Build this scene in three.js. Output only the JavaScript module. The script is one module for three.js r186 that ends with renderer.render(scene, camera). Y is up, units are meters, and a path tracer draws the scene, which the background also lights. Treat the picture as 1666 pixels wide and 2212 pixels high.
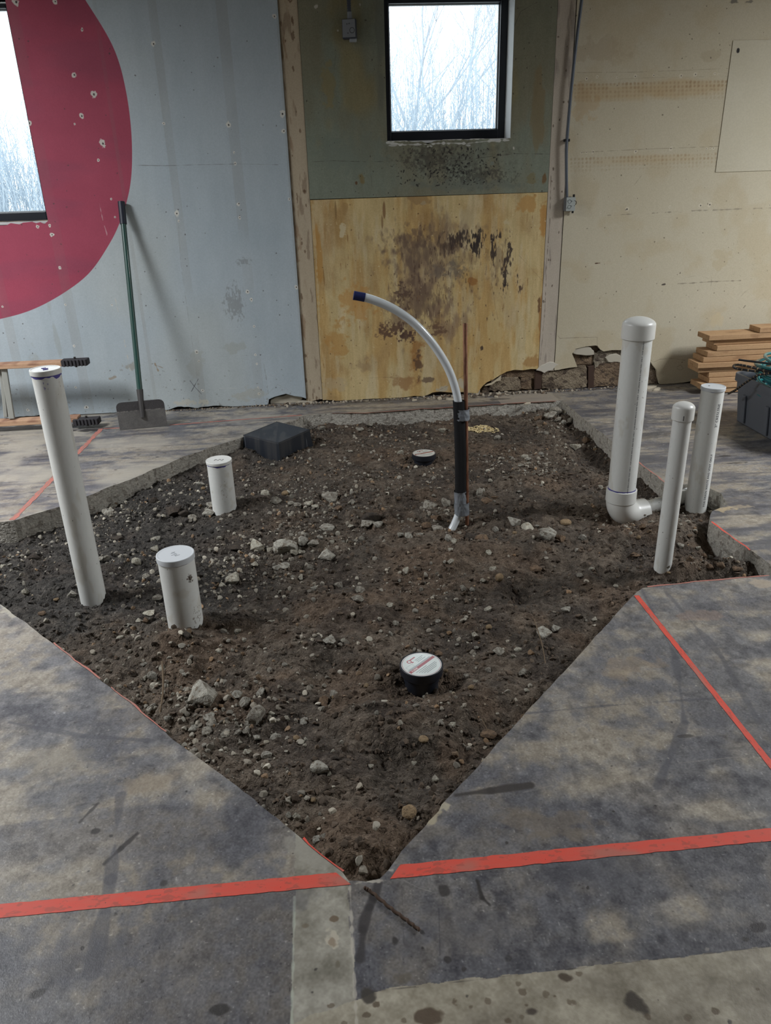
import * as THREE from 'three';
import { mergeGeometries } from 'three/addons/utils/BufferGeometryUtils.js';
import { RoundedBoxGeometry } from 'three/addons/geometries/RoundedBoxGeometry.js';
import { RectAreaLightUniformsLib } from 'three/addons/lights/RectAreaLightUniformsLib.js';

// ---------------------------------------------------------------- camera, sky, lights, exposure
const scene = new THREE.Scene();
const WIDE = 1666, HIGH = 2212, FOCAL = 1640;                        // photograph size and focal length in its pixels
const camera = new THREE.PerspectiveCamera(2 * Math.atan(HIGH / 2 / FOCAL) * 180 / Math.PI, WIDE / HIGH, 0.05, 200);
const EYE = new THREE.Vector3(0, 1.27, 0);
camera.position.copy(EYE);
const deg = Math.PI / 180;
camera.rotation.set(-23.78 * deg, -4.42 * deg, -1.773 * deg, 'YXZ');
camera.updateMatrixWorld();
scene.add(camera);
const renderer = new THREE.WebGLRenderer({ antialias: true });
renderer.toneMapping = THREE.LinearToneMapping;
renderer.toneMappingExposure = 1.6;
renderer.shadowMap.enabled = true;
scene.background = new THREE.Color().setRGB(1.5, 1.68, 1.8);        // even overcast sky
RectAreaLightUniformsLib.init();
const LAMP_COLOR = new THREE.Color().setRGB(0.97, 1.0, 1.02);
// ceiling panel lamps: [x, z, intensity]; the fittings are built further down, each with its own area light
const LAMPS = [[-3.1, -2.5, 29], [4.1, -2.3, 31]];
const LAMP_Y = 2.86, LAMP_W = 1.2, LAMP_D = 1.2;

// ---------------------------------------------------------------- helpers
const Z = -4.622;                                                    // face of the back wall
const camQ = camera.quaternion.clone();
const ray = (px, py) => new THREE.Vector3((px - WIDE / 2) / FOCAL, -(py - HIGH / 2) / FOCAL, -1).applyQuaternion(camQ);
const onFloor = (px, py, y = 0) => { const d = ray(px, py); return d.multiplyScalar((y - EYE.y) / d.y).add(EYE); };
const onWall = (px, py, z = Z) => { const d = ray(px, py); return d.multiplyScalar(z / d.z).add(EYE); };
function seeded(a) { return () => { a |= 0; a = a + 0x6D2B79F5 | 0; let t = Math.imul(a ^ a >>> 15, 1 | a); t = t + Math.imul(t ^ t >>> 7, 61 | t) ^ t; return ((t ^ t >>> 14) >>> 0) / 4294967296; }; }
const rand = seeded(7);
const PERM = new Float32Array(65536); { const r = seeded(99); for (let i = 0; i < 65536; i++) PERM[i] = r(); }
const lattice = (x, y) => PERM[((x * 7919) ^ (y * 104729) ^ ((x * y) << 3)) & 65535];
function noise(x, y) {
  const xi = Math.floor(x), yi = Math.floor(y); let u = x - xi, v = y - yi; u = u * u * (3 - 2 * u); v = v * v * (3 - 2 * v);
  const a = lattice(xi, yi), b = lattice(xi + 1, yi), c = lattice(xi, yi + 1), d = lattice(xi + 1, yi + 1);
  return a + (b - a) * u + (c - a) * v + (a - b - c + d) * u * v;
}
function fbm(x, y, n = 4) { let s = 0, a = 0.5, t = 0; for (let i = 0; i < n; i++) { s += a * noise(x + i * 17.3, y - i * 9.1); t += a; a *= 0.5; x *= 2.03; y *= 2.03; } return s / t; }
const clamp = (v, a = 0, b = 1) => v < a ? a : v > b ? b : v;
const smooth = (a, b, v) => { const t = clamp((v - a) / (b - a)); return t * t * (3 - 2 * t); };
const mixc = (a, b, t) => [a[0] + (b[0] - a[0]) * t, a[1] + (b[1] - a[1]) * t, a[2] + (b[2] - a[2]) * t];

// a texture painted in metres: x0, y0 is its lower left corner, wm by hm its real size; colours are sRGB 0-255
class Paint {
  constructor(w, h, x0, y0, wm, hm) { Object.assign(this, { w, h, x0, y0, wm, hm }); this.d = new Float32Array(w * h * 3); }
  each(ax, ay, bx, by, f) {
    const i0 = Math.max(0, Math.floor((ax - this.x0) / this.wm * this.w)), i1 = Math.min(this.w - 1, Math.ceil((bx - this.x0) / this.wm * this.w));
    const j0 = Math.max(0, Math.floor((ay - this.y0) / this.hm * this.h)), j1 = Math.min(this.h - 1, Math.ceil((by - this.y0) / this.hm * this.h));
    for (let j = j0; j <= j1; j++) { const y = this.y0 + (j + 0.5) / this.h * this.hm; for (let i = i0; i <= i1; i++) f(this.x0 + (i + 0.5) / this.w * this.wm, y, (j * this.w + i) * 3); }
  }
  fill(f) { this.each(this.x0, this.y0, this.x0 + this.wm, this.y0 + this.hm, (x, y, k) => { const c = f(x, y); this.d[k] = c[0]; this.d[k + 1] = c[1]; this.d[k + 2] = c[2]; }); return this; }
  put(k, c, a) { const d = this.d; d[k] += (c[0] - d[k]) * a; d[k + 1] += (c[1] - d[k + 1]) * a; d[k + 2] += (c[2] - d[k + 2]) * a; }
  // blotch with a ragged outline: fr = grain per metre, hard = sharpness of its edge, sx/sy stretch the grain
  stain(x, y, rx, ry, c, a = 1, { fr = 30, hard = 3, rough = 0.9, turn = 0, sx = 1, sy = 1, seed = 0 } = {}) {
    const R = Math.max(rx, ry) * 1.6, cs = Math.cos(turn), sn = Math.sin(turn);
    this.each(x - R, y - R, x + R, y + R, (X, Y, k) => {
      const dx = X - x, dy = Y - y, u = (dx * cs + dy * sn) / rx, v = (-dx * sn + dy * cs) / ry, r = Math.sqrt(u * u + v * v); if (r > 1.6) return;
      const t = clamp((1 - r + (fbm(X * fr * sx + seed, Y * fr * sy + seed * 3, 4) - 0.5) * 2 * rough) * hard);
      if (t > 0) this.put(k, c, a * t);
    }); return this;
  }
  stroke(pts, width, c, a = 1, { jag = 0.5, fr = 60, gap = 0 } = {}) {
    for (let s = 0; s + 1 < pts.length; s++) {
      const [ax, ay] = pts[s], [bx, by] = pts[s + 1], L = Math.hypot(bx - ax, by - ay) || 1e-6, m = width * 1.5;
      this.each(Math.min(ax, bx) - m, Math.min(ay, by) - m, Math.max(ax, bx) + m, Math.max(ay, by) + m, (X, Y, k) => {
        const t = clamp(((X - ax) * (bx - ax) + (Y - ay) * (by - ay)) / (L * L)), d = Math.hypot(X - ax - t * (bx - ax), Y - ay - t * (by - ay));
        const n = noise(X * fr + 5, Y * fr), w = width * 0.5 * (1 + (n - 0.5) * 2 * jag); if (gap && noise(X * fr * 0.4, Y * fr * 0.4 + 50) < gap) return;
        const q = clamp((w - d) / (width * 0.15 + this.wm / this.w)); if (q > 0) this.put(k, c, a * q);
      });
    } return this;
  }
  texture(repeat = false) {
    const n = this.w * this.h, o = new Uint8Array(n * 4);
    for (let i = 0; i < n; i++) { o[i * 4] = clamp(this.d[i * 3], 0, 255); o[i * 4 + 1] = clamp(this.d[i * 3 + 1], 0, 255); o[i * 4 + 2] = clamp(this.d[i * 3 + 2], 0, 255); o[i * 4 + 3] = 255; }
    const t = new THREE.DataTexture(o, this.w, this.h, THREE.RGBAFormat); t.magFilter = t.minFilter = THREE.LinearFilter; t.colorSpace = THREE.SRGBColorSpace;
    if (repeat) t.wrapS = t.wrapT = THREE.RepeatWrapping; this.d = null; t.needsUpdate = true; return t;
  }
}
// tiling grey texture for relief; f(u, v) with u, v in 0..1
function relief(n, f, rx = 1, ry = rx) {
  const o = new Uint8Array(n * n * 4);
  for (let j = 0; j < n; j++) for (let i = 0; i < n; i++) { const v = clamp(f(i / n, j / n)) * 255, k = (j * n + i) * 4; o[k] = o[k + 1] = o[k + 2] = v; o[k + 3] = 255; }
  const t = new THREE.DataTexture(o, n, n, THREE.RGBAFormat); t.magFilter = t.minFilter = THREE.LinearFilter; t.wrapS = t.wrapT = THREE.RepeatWrapping; t.repeat.set(rx, ry); t.needsUpdate = true; return t;
}
// noise that tiles over the unit square
function tnoise(u, v, f, seed = 0) {
  const x = u * f, y = v * f, xi = Math.floor(x), yi = Math.floor(y); let a = x - xi, b = y - yi; a = a * a * (3 - 2 * a); b = b * b * (3 - 2 * b);
  const L = (i, j) => lattice(((i % f) + f) % f + seed * 31, ((j % f) + f) % f + seed * 57);
  const p = L(xi, yi), q = L(xi + 1, yi), r = L(xi, yi + 1), s = L(xi + 1, yi + 1); return p + (q - p) * a + (r - p) * b + (p - q - r + s) * a * b;
}
const tfbm = (u, v, f, n = 4, seed = 0) => { let s = 0, a = 0.5, t = 0; for (let i = 0; i < n; i++) { s += a * tnoise(u, v, f, seed + i); t += a; a *= 0.5; f *= 2; } return s / t; };

const used = {};
function numbered(name) { used[name] = (used[name] ?? -1) + 1; return used[name] ? `${name}_${String(used[name]).padStart(3, '0')}` : name; }
function shadows(o) { o.traverse(m => { if (m.isMesh) { m.castShadow = true; m.receiveShadow = true; } }); return o; }
function mesh(name, geometry, material, parent) { const m = new THREE.Mesh(geometry, material); m.name = name; m.castShadow = m.receiveShadow = true; if (parent) parent.add(m); return m; }
function thing(name, label, category, position, group) {
  const g = new THREE.Group(); g.name = numbered(name); g.userData = { label, category }; if (group) g.userData.group = group;
  if (position) g.position.copy(position); scene.add(g); return g;
}
function single(name, geometry, material, label, category, group, position) {
  const m = mesh(numbered(name), geometry, material, scene); m.userData = { label, category }; if (group) m.userData.group = group; if (position) m.position.copy(position); return m;
}
function structure(name) { const g = new THREE.Group(); g.name = name; g.userData = { kind: 'structure' }; scene.add(g); return g; }
const V = (x, y, z) => new THREE.Vector3(x, y, z);
function std(color, roughness = 0.8, more = {}) { const m = new THREE.MeshStandardMaterial({ roughness, ...more }); if (color) m.color.setRGB(color[0] / 255, color[1] / 255, color[2] / 255, THREE.SRGBColorSpace); return m; }
function box(w, h, d, x = 0, y = 0, z = 0) { const g = new THREE.BoxGeometry(w, h, d); g.translate(x, y, z); return g; }
function rbox(w, h, d, r, x = 0, y = 0, z = 0, s = 2) { const g = new RoundedBoxGeometry(w, h, d, s, r); g.translate(x, y, z); return g; }
function tube(pts, r, seg = 64, rad = 12, closed = false) { return new THREE.TubeGeometry(new THREE.CatmullRomCurve3(pts, closed, 'catmullrom', 0.5), seg, r, rad, closed); }
function cyl(r0, r1, h, y = 0, seg = 40, open = false) { const g = new THREE.CylinderGeometry(r1, r0, h, seg, 1, open); g.translate(0, y + h / 2, 0); return g; }
function lathe(pts, seg = 48) { return new THREE.LatheGeometry(pts.map(p => new THREE.Vector2(p[0], p[1])), seg); }
function planarUV(g, x0, y0, w, h, axes = ['x', 'y']) {   // uv from positions in metres
  const p = g.attributes.position, uv = g.attributes.uv; const get = { x: i => p.getX(i), y: i => p.getY(i), z: i => p.getZ(i), s: i => -p.getZ(i) };
  for (let i = 0; i < p.count; i++) uv.setXY(i, (get[axes[0]](i) - x0) / w, (get[axes[1]](i) - y0) / h); return g;
}
// ---------------------------------------------------------------- shared materials
const fineRelief = relief(512, (u, v) => tfbm(u, v, 24, 4, 3) * 0.7 + tnoise(u, v, 256, 9) * 0.3);
const plasterRelief = relief(512, (u, v) => tfbm(u, v, 10, 5, 21) * 0.8 + (tnoise(u, v, 200, 4) > 0.9 ? 0.25 : 0));
const aggregateRelief = relief(512, (u, v) => { const a = tnoise(u, v, 24, 5), b = tnoise(u, v, 64, 6), c = tfbm(u, v, 90, 2, 7); return 0.35 * smooth(0.35, 0.6, a) + 0.4 * smooth(0.4, 0.6, b) + 0.25 * c; });
const rep = (t, x, y = x) => { const c = t.clone(); c.repeat.set(x, y); c.needsUpdate = true; return c; };

// ---------------------------------------------------------------- the pit outline, floor coordinates x and s = -z
function ragged(pts, amp, seed) {      // a straight cut, broken up every 2 cm
  const out = [];
  for (let i = 0; i + 1 < pts.length; i++) {
    const [ax, ay] = pts[i], [bx, by] = pts[i + 1], L = Math.hypot(bx - ax, by - ay), n = Math.max(1, Math.round(L / 0.02)), nx = -(by - ay) / L, ny = (bx - ax) / L;
    for (let k = 0; k < n; k++) { const t = k / n, f = (fbm((ax + (bx - ax) * t) * 14 + seed, (ay + (by - ay) * t) * 14, 3) - 0.5) * 2 * amp * Math.sin(Math.PI * clamp(t * 6, 0, 0.5)); out.push([ax + (bx - ax) * t + nx * f, ay + (by - ay) * t + ny * f]); }
  }
  out.push(pts[pts.length - 1]); return out;
}
const FL = (list) => list.map(([x, y]) => { const p = onFloor(x, y); return [p.x, -p.z]; });
const SPLIT = 2.33;
// near edges, from the left trench round the near tip to the right side
const nearCut = ragged([[-1.143, SPLIT], ...FL([[120, 1395], [330, 1560], [560, 1738], [740, 1884]]), [-0.012, 1.085]], 0.006, 3)
  .concat(ragged([[-0.012, 1.085], [0.022, 1.079], [0.05, 1.083]], 0.002, 4))
  .concat(ragged(FL([[826, 1893], [868, 1838], [918, 1786], [948, 1752], [954, 1738], [1100, 1580], [1300, 1362], [1371, 1284], [1388, 1271]]), 0.005, 5))
  .concat(ragged([[1.01, 2.121], [1.19, 2.133], [1.5, 2.141], [1.56, 2.15], [1.51, 2.2], [1.5, SPLIT]], 0.004, 6));
// the far part, from the right side round the back to the left trench
const farCut = ragged([[1.5, SPLIT], ...FL([[1598, 1170], [1534, 1122]]), [1.53, 2.68], [1.625, 2.735], [1.655, 2.85], [1.615, 2.95], [1.51, 2.985], ...FL([[1441, 1044], [1320, 951], [1214, 866]])], 0.006, 11)
  .concat(ragged([[1.415, 4.38], [0.82, 4.375], [0.27, 4.342], [-0.02, 4.365], [-0.135, 4.345]], 0.012, 12))
  .concat(ragged([[-0.135, 4.345], [-0.18, 4.26], ...FL([[600, 917], [520, 946], [400, 985], [300, 1028], [130, 1094], [30, 1124]])], 0.012, 13))
  .concat(ragged([[-1.33, 3.022], [-1.75, 3.0], [-1.78, 2.62], [-1.4, 2.56], [-1.143, SPLIT]], 0.008, 14));
const PIT = nearCut.concat(farCut);
function inPit(x, s) { let c = false; for (let i = 0, j = PIT.length - 1; i < PIT.length; j = i++) { const [ax, ay] = PIT[i], [bx, by] = PIT[j]; if ((ay > s) !== (by > s) && x < (bx - ax) * (s - ay) / (by - ay) + ax) c = !c; } return c; }
function pitEdge(x, s) { let m = 9; for (let i = 0; i + 1 < PIT.length; i++) { const [ax, ay] = PIT[i], [bx, by] = PIT[i + 1], l = (bx - ax) ** 2 + (by - ay) ** 2 || 1e-9, t = clamp(((x - ax) * (bx - ax) + (s - ay) * (by - ay)) / l); m = Math.min(m, Math.hypot(x - ax - t * (bx - ax), s - ay - t * (by - ay))); } return m; }

// ---------------------------------------------------------------- floor
const SLATE = [104, 103, 105], TAUPE = [146, 138, 126], DUSK = [74, 74, 81], BEIGE = [150, 143, 130];
function concrete(x, s, dusty = 0) {
  const a = fbm(x * 3.4 + 3, s * 3.4, 5), b = fbm(x * 13 + 40, s * 15, 5), c = fbm(x * 48, s * 48 + 9, 4), e = noise(x * 310, s * 310), t = fbm(x * 1.3 + 8, s * 8 + 2, 3), h = fbm(x * 150, s * 46, 2);
  let col = mixc(SLATE, TAUPE, smooth(0.36, 0.6, a * 0.4 + b * 0.6));
  col = mixc(col, DUSK, smooth(0.5, 0.7, fbm(x * 5.2 + 90, s * 4.1 + 7, 5) * 0.5 + c * 0.5) * 0.65);
  col = mixc(col, DUSK, smooth(0.56, 0.62, t) * 0.45);
  col = mixc(col, BEIGE, dusty * smooth(0.35, 0.65, b));
  const g = (c - 0.5) * 64 + (e - 0.5) * 26 + (h - 0.5) * 14 + (e > 0.955 ? 34 : e < 0.03 ? -30 : 0); return [col[0] + g, col[1] + g, col[2] + g * 0.95];
}
function marks(P, list) { for (const [px, py, rx, ry, c, a, o] of list) { const p = onFloor(px, py); P.stain(p.x, -p.z, rx, ry, c, a, o); } }
const OIL = [46, 43, 42];
const nearPaint = new Paint(2048, 1280, -1.5, 0.7, 3.15, 1.66).fill((x, s) => {
  let c = concrete(x, s, 0.12);
  const w = (noise(x * 60, s * 60) - 0.5) * 0.006, patch = [142, 138, 127], n = (fbm(x * 20, s * 20, 5) - 0.5) * 60, n2 = (noise(x * 240, s * 240) - 0.5) * 16 + (fbm(x * 70, s * 70 + 3, 3) - 0.5) * 34;
  if (x > -0.118 + w && x < -0.012 + w * 1.5 && s < 1.3) c = [patch[0] + n + n2, patch[1] + n + n2, patch[2] + n + n2];
  if (x >= -0.118 && s < 0.861 + w + (x < 0.05 ? (x - 0.05) * 0.25 : 0)) { const d = mixc([134, 127, 113], [156, 149, 133], smooth(0.4, 0.65, fbm(x * 9, s * 9 + 4, 4))); c = [d[0] + n * 0.7 + n2, d[1] + n * 0.7 + n2, d[2] + n * 0.7 + n2]; }
  return c;
});
nearPaint.stroke([[-0.118, 0.72], [-0.118, 1.06]], 0.006, [176, 182, 168], 0.7, { jag: 0.7 }).stroke([[-0.012, 0.74], [-0.01, 1.08]], 0.007, [186, 180, 168], 0.75, { jag: 0.9, fr: 90 }).stroke([[0.02, 0.857], [0.75, 0.862]], 0.0028, [60, 56, 54], 0.7, { jag: 0.8, gap: 0.35 });
const FS = (list) => FL(list);
nearPaint.stroke(FS([[225, 1866], [262, 1832], [297, 1800]]), 0.014, OIL, 0.75, { jag: 0.6 }).stroke(FS([[172, 1776], [212, 1735]]), 0.009, OIL, 0.6)
  .stroke(FS([[985, 1718], [1060, 1708], [1145, 1696]]), 0.022, [58, 54, 52], 0.85, { jag: 0.5, fr: 25 }).stroke(FS([[1030, 1902], [1044, 1940], [1058, 1955]]), 0.013, OIL, 0.8)
  .stroke(FS([[818, 1908], [800, 1960], [785, 2010], [778, 2070]]), 0.022, [54, 51, 52], 0.75, { jag: 0.6, fr: 22 }).stroke(FS([[948, 1962], [951, 2062]]), 0.0035, [44, 43, 48], 0.8)
  .stroke(FS([[868, 1912], [873, 2040]]), 0.0022, [50, 48, 52], 0.6).stroke(FS([[872, 1901], [905, 1918], [932, 1926]]), 0.003, [168, 166, 158], 0.7, { gap: 0.3 })
  .stroke(FS([[1130, 1712], [1340, 1662], [1640, 1630]]), 0.004, [140, 134, 126], 0.5, { gap: 0.4 }).stroke(FS([[1100, 1545], [1300, 1525], [1660, 1500]]), 0.012, DUSK, 0.5, { jag: 0.9, fr: 12 })
  .stroke(FS([[1380, 1260], [1460, 1420], [1480, 1560], [1420, 1700]]), 0.02, DUSK, 0.5, { jag: 0.9, fr: 10 }).stroke(FS([[1440, 1280], [1560, 1420], [1640, 1560]]), 0.02, DUSK, 0.45, { jag: 0.9, fr: 10 })
  .stroke(FS([[20, 1560], [180, 1590], [330, 1600]]), 0.02, DUSK, 0.5, { jag: 0.9, fr: 10 }).stroke(FS([[260, 1720], [240, 1900], [200, 2100]]), 0.022, DUSK, 0.5, { jag: 0.9, fr: 12 });
marks(nearPaint, [[205, 1797, .012, .008, OIL, .8], [240, 1806, .006, .006, OIL, .7], [960, 1925, .01, .012, OIL, .7], [1215, 2110, .014, .01, [72, 62, 52], .9], [1375, 2165, .016, .02, [60, 54, 48], .9], [1150, 2185, .016, .01, [66, 58, 52], .85], [920, 2196, .025, .012, [78, 64, 52], .8],
  [795, 2152, .012, .014, [62, 57, 52], .85], [1640, 2005, .016, .013, [52, 48, 50], .85], [1612, 2030, .01, .006, OIL, .7], [852, 2028, .008, .012, OIL, .75], [470, 2182, .02, .009, OIL, .8], [82, 2146, .016, .01, OIL, .7], [356, 1905, .013, .015, [60, 57, 56], .8], [205, 1738, .008, .004, OIL, .5],
  [870, 2115, .02, .012, [92, 84, 72], .6], [720, 1985, .008, .006, [92, 74, 56], .7], [660, 2000, .008, .006, [104, 92, 76], .6], [730, 2080, .006, .01, [100, 92, 78], .6], [965, 2072, .009, .008, OIL, .75], [1100, 2070, .01, .01, OIL, .4], [1480, 1590, .03, .006, [56, 52, 50], .6], [620, 1570, .02, .01, OIL, .3],
  [716, 2032, .016, .022, [186, 178, 162], .85, { fr: 70, hard: 4 }], [718, 2034, .008, .01, [132, 116, 98], .7, { fr: 80 }], [930, 1768, .03, .014, [170, 160, 136], .85, { turn: 0.85, fr: 50 }], [955, 1742, .016, .012, [176, 168, 146], .8, { fr: 60 }], [845, 1880, .012, .006, [176, 170, 158], .8, { fr: 90 }], [800, 1904, .03, .006, [178, 172, 160], .85, { fr: 70 }], [750, 1893, .012, .02, [170, 166, 156], .7, { fr: 70 }],
  [665, 1840, .06, .03, [150, 146, 136], .6, { turn: -0.7 }], [20, 1320, .06, .02, [176, 170, 154], .7, { turn: -0.8, fr: 40 }], [190, 1400, .02, .008, [168, 164, 154], .5, { turn: -0.8 }],
  [1640, 1262, .05, .03, [176, 160, 140], .6], [1350, 1440, .1, .05, [148, 128, 104], .35], [1500, 1330, .09, .03, [156, 124, 104], .3], [1180, 1780, .1, .05, [126, 112, 94], .4], [330, 1690, .08, .04, [140, 126, 108], .4], [120, 1640, .12, .04, [128, 122, 112], .4], [560, 1940, .1, .05, DUSK, .35], [200, 2060, .12, .05, DUSK, .4], [1300, 1880, .14, .05, DUSK, .35], [1000, 2010, .12, .06, DUSK, .3]]);
{ const r = seeded(31); for (let i = 0; i < 420; i++) { const x = -1.3 + r() * 2.8, s = 0.72 + r() * 1.5, q = 0.0012 + r() * r() * 0.004; nearPaint.stain(x, s, q, q, r() < 0.72 ? OIL : [176, 170, 158], 0.35 + r() * 0.45, { fr: 200, hard: 3, rough: 0.7 }); }
  for (let i = 0; i < 60; i++) { const x = -0.1 + r() * 1.1, s = 0.72 + r() * 0.13, q = 0.003 + r() * 0.006; nearPaint.stain(x, s, q, q * 0.8, [88, 76, 62], 0.5 + r() * 0.3, { fr: 120 }); } }
const nearTexture = nearPaint.texture();
const farPaint = new Paint(2048, 1024, -2.6, SPLIT, 5.8, 2.36).fill((x, s) => {
  const left = smooth(0.2, -0.6, x); let c = concrete(x * 0.9 + 20, s * 1.6, 0.25 + 0.3 * left);
  const lines = fbm(x * 2.2, s * 26, 3); c = mixc(c, DUSK, smooth(0.55, 0.7, lines) * 0.5);
  c = mixc(c, [168, 162, 150], left * smooth(0.4, 0.66, fbm(x * 5, s * 5 + 30, 4)) * 0.75);
  if (x > 1.06 && x < 1.42 && s > 4.36) c = mixc(c, [160, 150, 138], 0.7);
  return c;
});
marks(farPaint, [[190, 930, .09, .03, [40, 38, 40], .75], [230, 925, .05, .02, [44, 42, 42], .6], [395, 915, .08, .03, [60, 58, 57], .4], [560, 935, .14, .03, [92, 88, 82], .4], [160, 1000, .12, .03, [96, 94, 92], .4], [100, 985, .1, .02, OIL, .3], [1290, 960, .12, .05, OIL, .4], [1400, 940, .14, .06, OIL, .35], [1600, 1090, .1, .04, [78, 74, 76], .4], [1570, 985, .05, .01, OIL, .7], [1590, 1000, .05, .008, OIL, .7], [1560, 1100, .05, .03, [190, 168, 130], .65, { fr: 60 }], [1600, 1095, .05, .02, [190, 172, 140], .5, { fr: 60 }], [800, 868, .3, .02, [58, 56, 57], .6, { fr: 12 }], [1080, 862, .12, .02, [62, 60, 60], .6]]);
farPaint.stroke(FS([[1268, 932], [1330, 920]]), 0.01, [150, 136, 116], 0.6).stroke(FS([[690, 868], [960, 862], [1180, 846]]), 0.03, [92, 88, 82], 0.5, { fr: 20 });
{ const r = seeded(33); for (let i = 0; i < 260; i++) { const x = -2.2 + r() * 5, s = 2.5 + r() * 2.1, q = 0.003 + r() * r() * 0.012; farPaint.stain(x, s, q, q * 0.7, r() < 0.7 ? OIL : [176, 170, 160], 0.3 + r() * 0.4, { fr: 90 }); }
  for (let i = 0; i < 300; i++) { const x = -2.2 + r() * 5, s = 4.5 + r() * 0.14, q = 0.003 + r() * 0.01; farPaint.stain(x, s, q, q * 0.8, r() < 0.6 ? [70, 64, 56] : [170, 162, 146], 0.7, { fr: 90 }); } }
const farTexture = farPaint.texture();
const edgePaint = new Paint(512, 512, 0, 0, 0.5, 0.5).fill((x, y) => { const u = x / 0.5, v = y / 0.5, a = tnoise(u, v, 30, 3), b = tfbm(u, v, 10, 4, 8), c = tnoise(u, v, 110, 2); let q = mixc([150, 146, 138], [182, 177, 167], b); if (a > 0.7) q = mixc(q, [120, 113, 104], 0.6); if (tnoise(u, v, 44, 12) > 0.74) q = mixc(q, [186, 180, 170], 0.7); const g = (c - 0.5) * 30; return [q[0] + g, q[1] + g, q[2] + g]; });
const edgeTexture = edgePaint.texture(true); edgeTexture.repeat.set(2, 2);
const edgeMaterial = new THREE.MeshStandardMaterial({ map: edgeTexture, roughness: 0.95, bumpMap: rep(aggregateRelief, 3), bumpScale: 0.003 });
const SLAB = 0.14;
const floor = structure('floor');
function slab(outline, tx, x0, s0, w, h, bumps) {
  const shape = new THREE.Shape(outline.map(p => new THREE.Vector2(p[0], p[1])));
  const g = new THREE.ExtrudeGeometry(shape, { depth: SLAB, bevelEnabled: false }), p = g.attributes.position, uv = g.attributes.uv, n = g.attributes.normal;
  for (let i = 0; i < p.count; i++) if (Math.abs(n.getZ(i)) > 0.5) uv.setXY(i, (p.getX(i) - x0) / w, (p.getY(i) - s0) / h);
  g.rotateX(-Math.PI / 2); g.translate(0, -SLAB, 0);
  const top = new THREE.MeshStandardMaterial({ map: tx, roughness: 0.46, bumpMap: rep(fineRelief, bumps * w, bumps * h), bumpScale: 0.0006 });
  return mesh('concrete_slab', g, [top, edgeMaterial], floor);
}
slab([[-1.5, 0.7], [1.65, 0.7], [1.65, SPLIT], ...nearCut.slice().reverse(), [-1.5, SPLIT]], nearTexture, -1.5, 0.7, 3.15, 1.66, 2.5);
slab([[-2.6, SPLIT], ...farCut.slice().reverse(), [3.2, SPLIT], [3.2, 4.66], [-2.6, 4.66]], farTexture, -2.6, SPLIT, 5.8, 2.36, 2.5);
const plainPaint = new Paint(512, 512, 0, 0, 2, 2).fill((x, y) => { const a = tfbm(x / 2, y / 2, 5, 5, 2), c = tnoise(x / 2, y / 2, 160, 4); const q = mixc(SLATE, TAUPE, smooth(0.35, 0.65, a)), g = (c - 0.5) * 16; return [q[0] + g, q[1] + g, q[2] + g]; });
const plainTexture = plainPaint.texture(true);
for (const [x0, x1, z0, z1] of [[-4.8, 5.6, -0.7, 4.5], [-4.8, -2.6, -4.66, -SPLIT], [-4.8, -1.5, -SPLIT, -0.7], [3.2, 5.6, -4.66, -SPLIT], [1.65, 5.6, -SPLIT, -0.7]]) {
  const g = box(x1 - x0, SLAB, z1 - z0, (x0 + x1) / 2, -SLAB / 2, (z0 + z1) / 2); planarUV(g, 0, 0, 2, 2, ['x', 's']);
  mesh('concrete_slab', g, new THREE.MeshStandardMaterial({ map: plainTexture, roughness: 0.46 }), floor);
}
// red layout lines, thin strips of paint lying on the slab
const redPaint = new Paint(1024, 64, 0, 0, 1, 0.0625).fill((x, y) => { const a = fbm(x * 30, y * 60, 4), b = noise(x * 240, y * 240), e = fbm(x * 7, y * 7 + 4, 3); let c = mixc([218, 76, 60], [202, 90, 76], a); c = mixc(c, [160, 116, 104], smooth(0.58, 0.72, e) * 0.6); c = mixc(c, [150, 78, 66], smooth(0.6, 0.72, fbm(x * 60 + 9, y * 60, 3)) * 0.5); if (b > 0.97) c = [116, 70, 62]; return c; });
const redTexture = redPaint.texture(true);
const redMaterial = new THREE.MeshStandardMaterial({ map: redTexture, roughness: 0.6 });
const wornPaint = new Paint(512, 64, 0, 0, 1, 0.125).fill((x, y) => { const a = fbm(x * 26, y * 46, 4); return mixc([178, 110, 98], [136, 116, 108], smooth(0.45, 0.7, a)); });
const wornMaterial = new THREE.MeshStandardMaterial({ map: wornPaint.texture(true), roughness: 0.7 });
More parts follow.
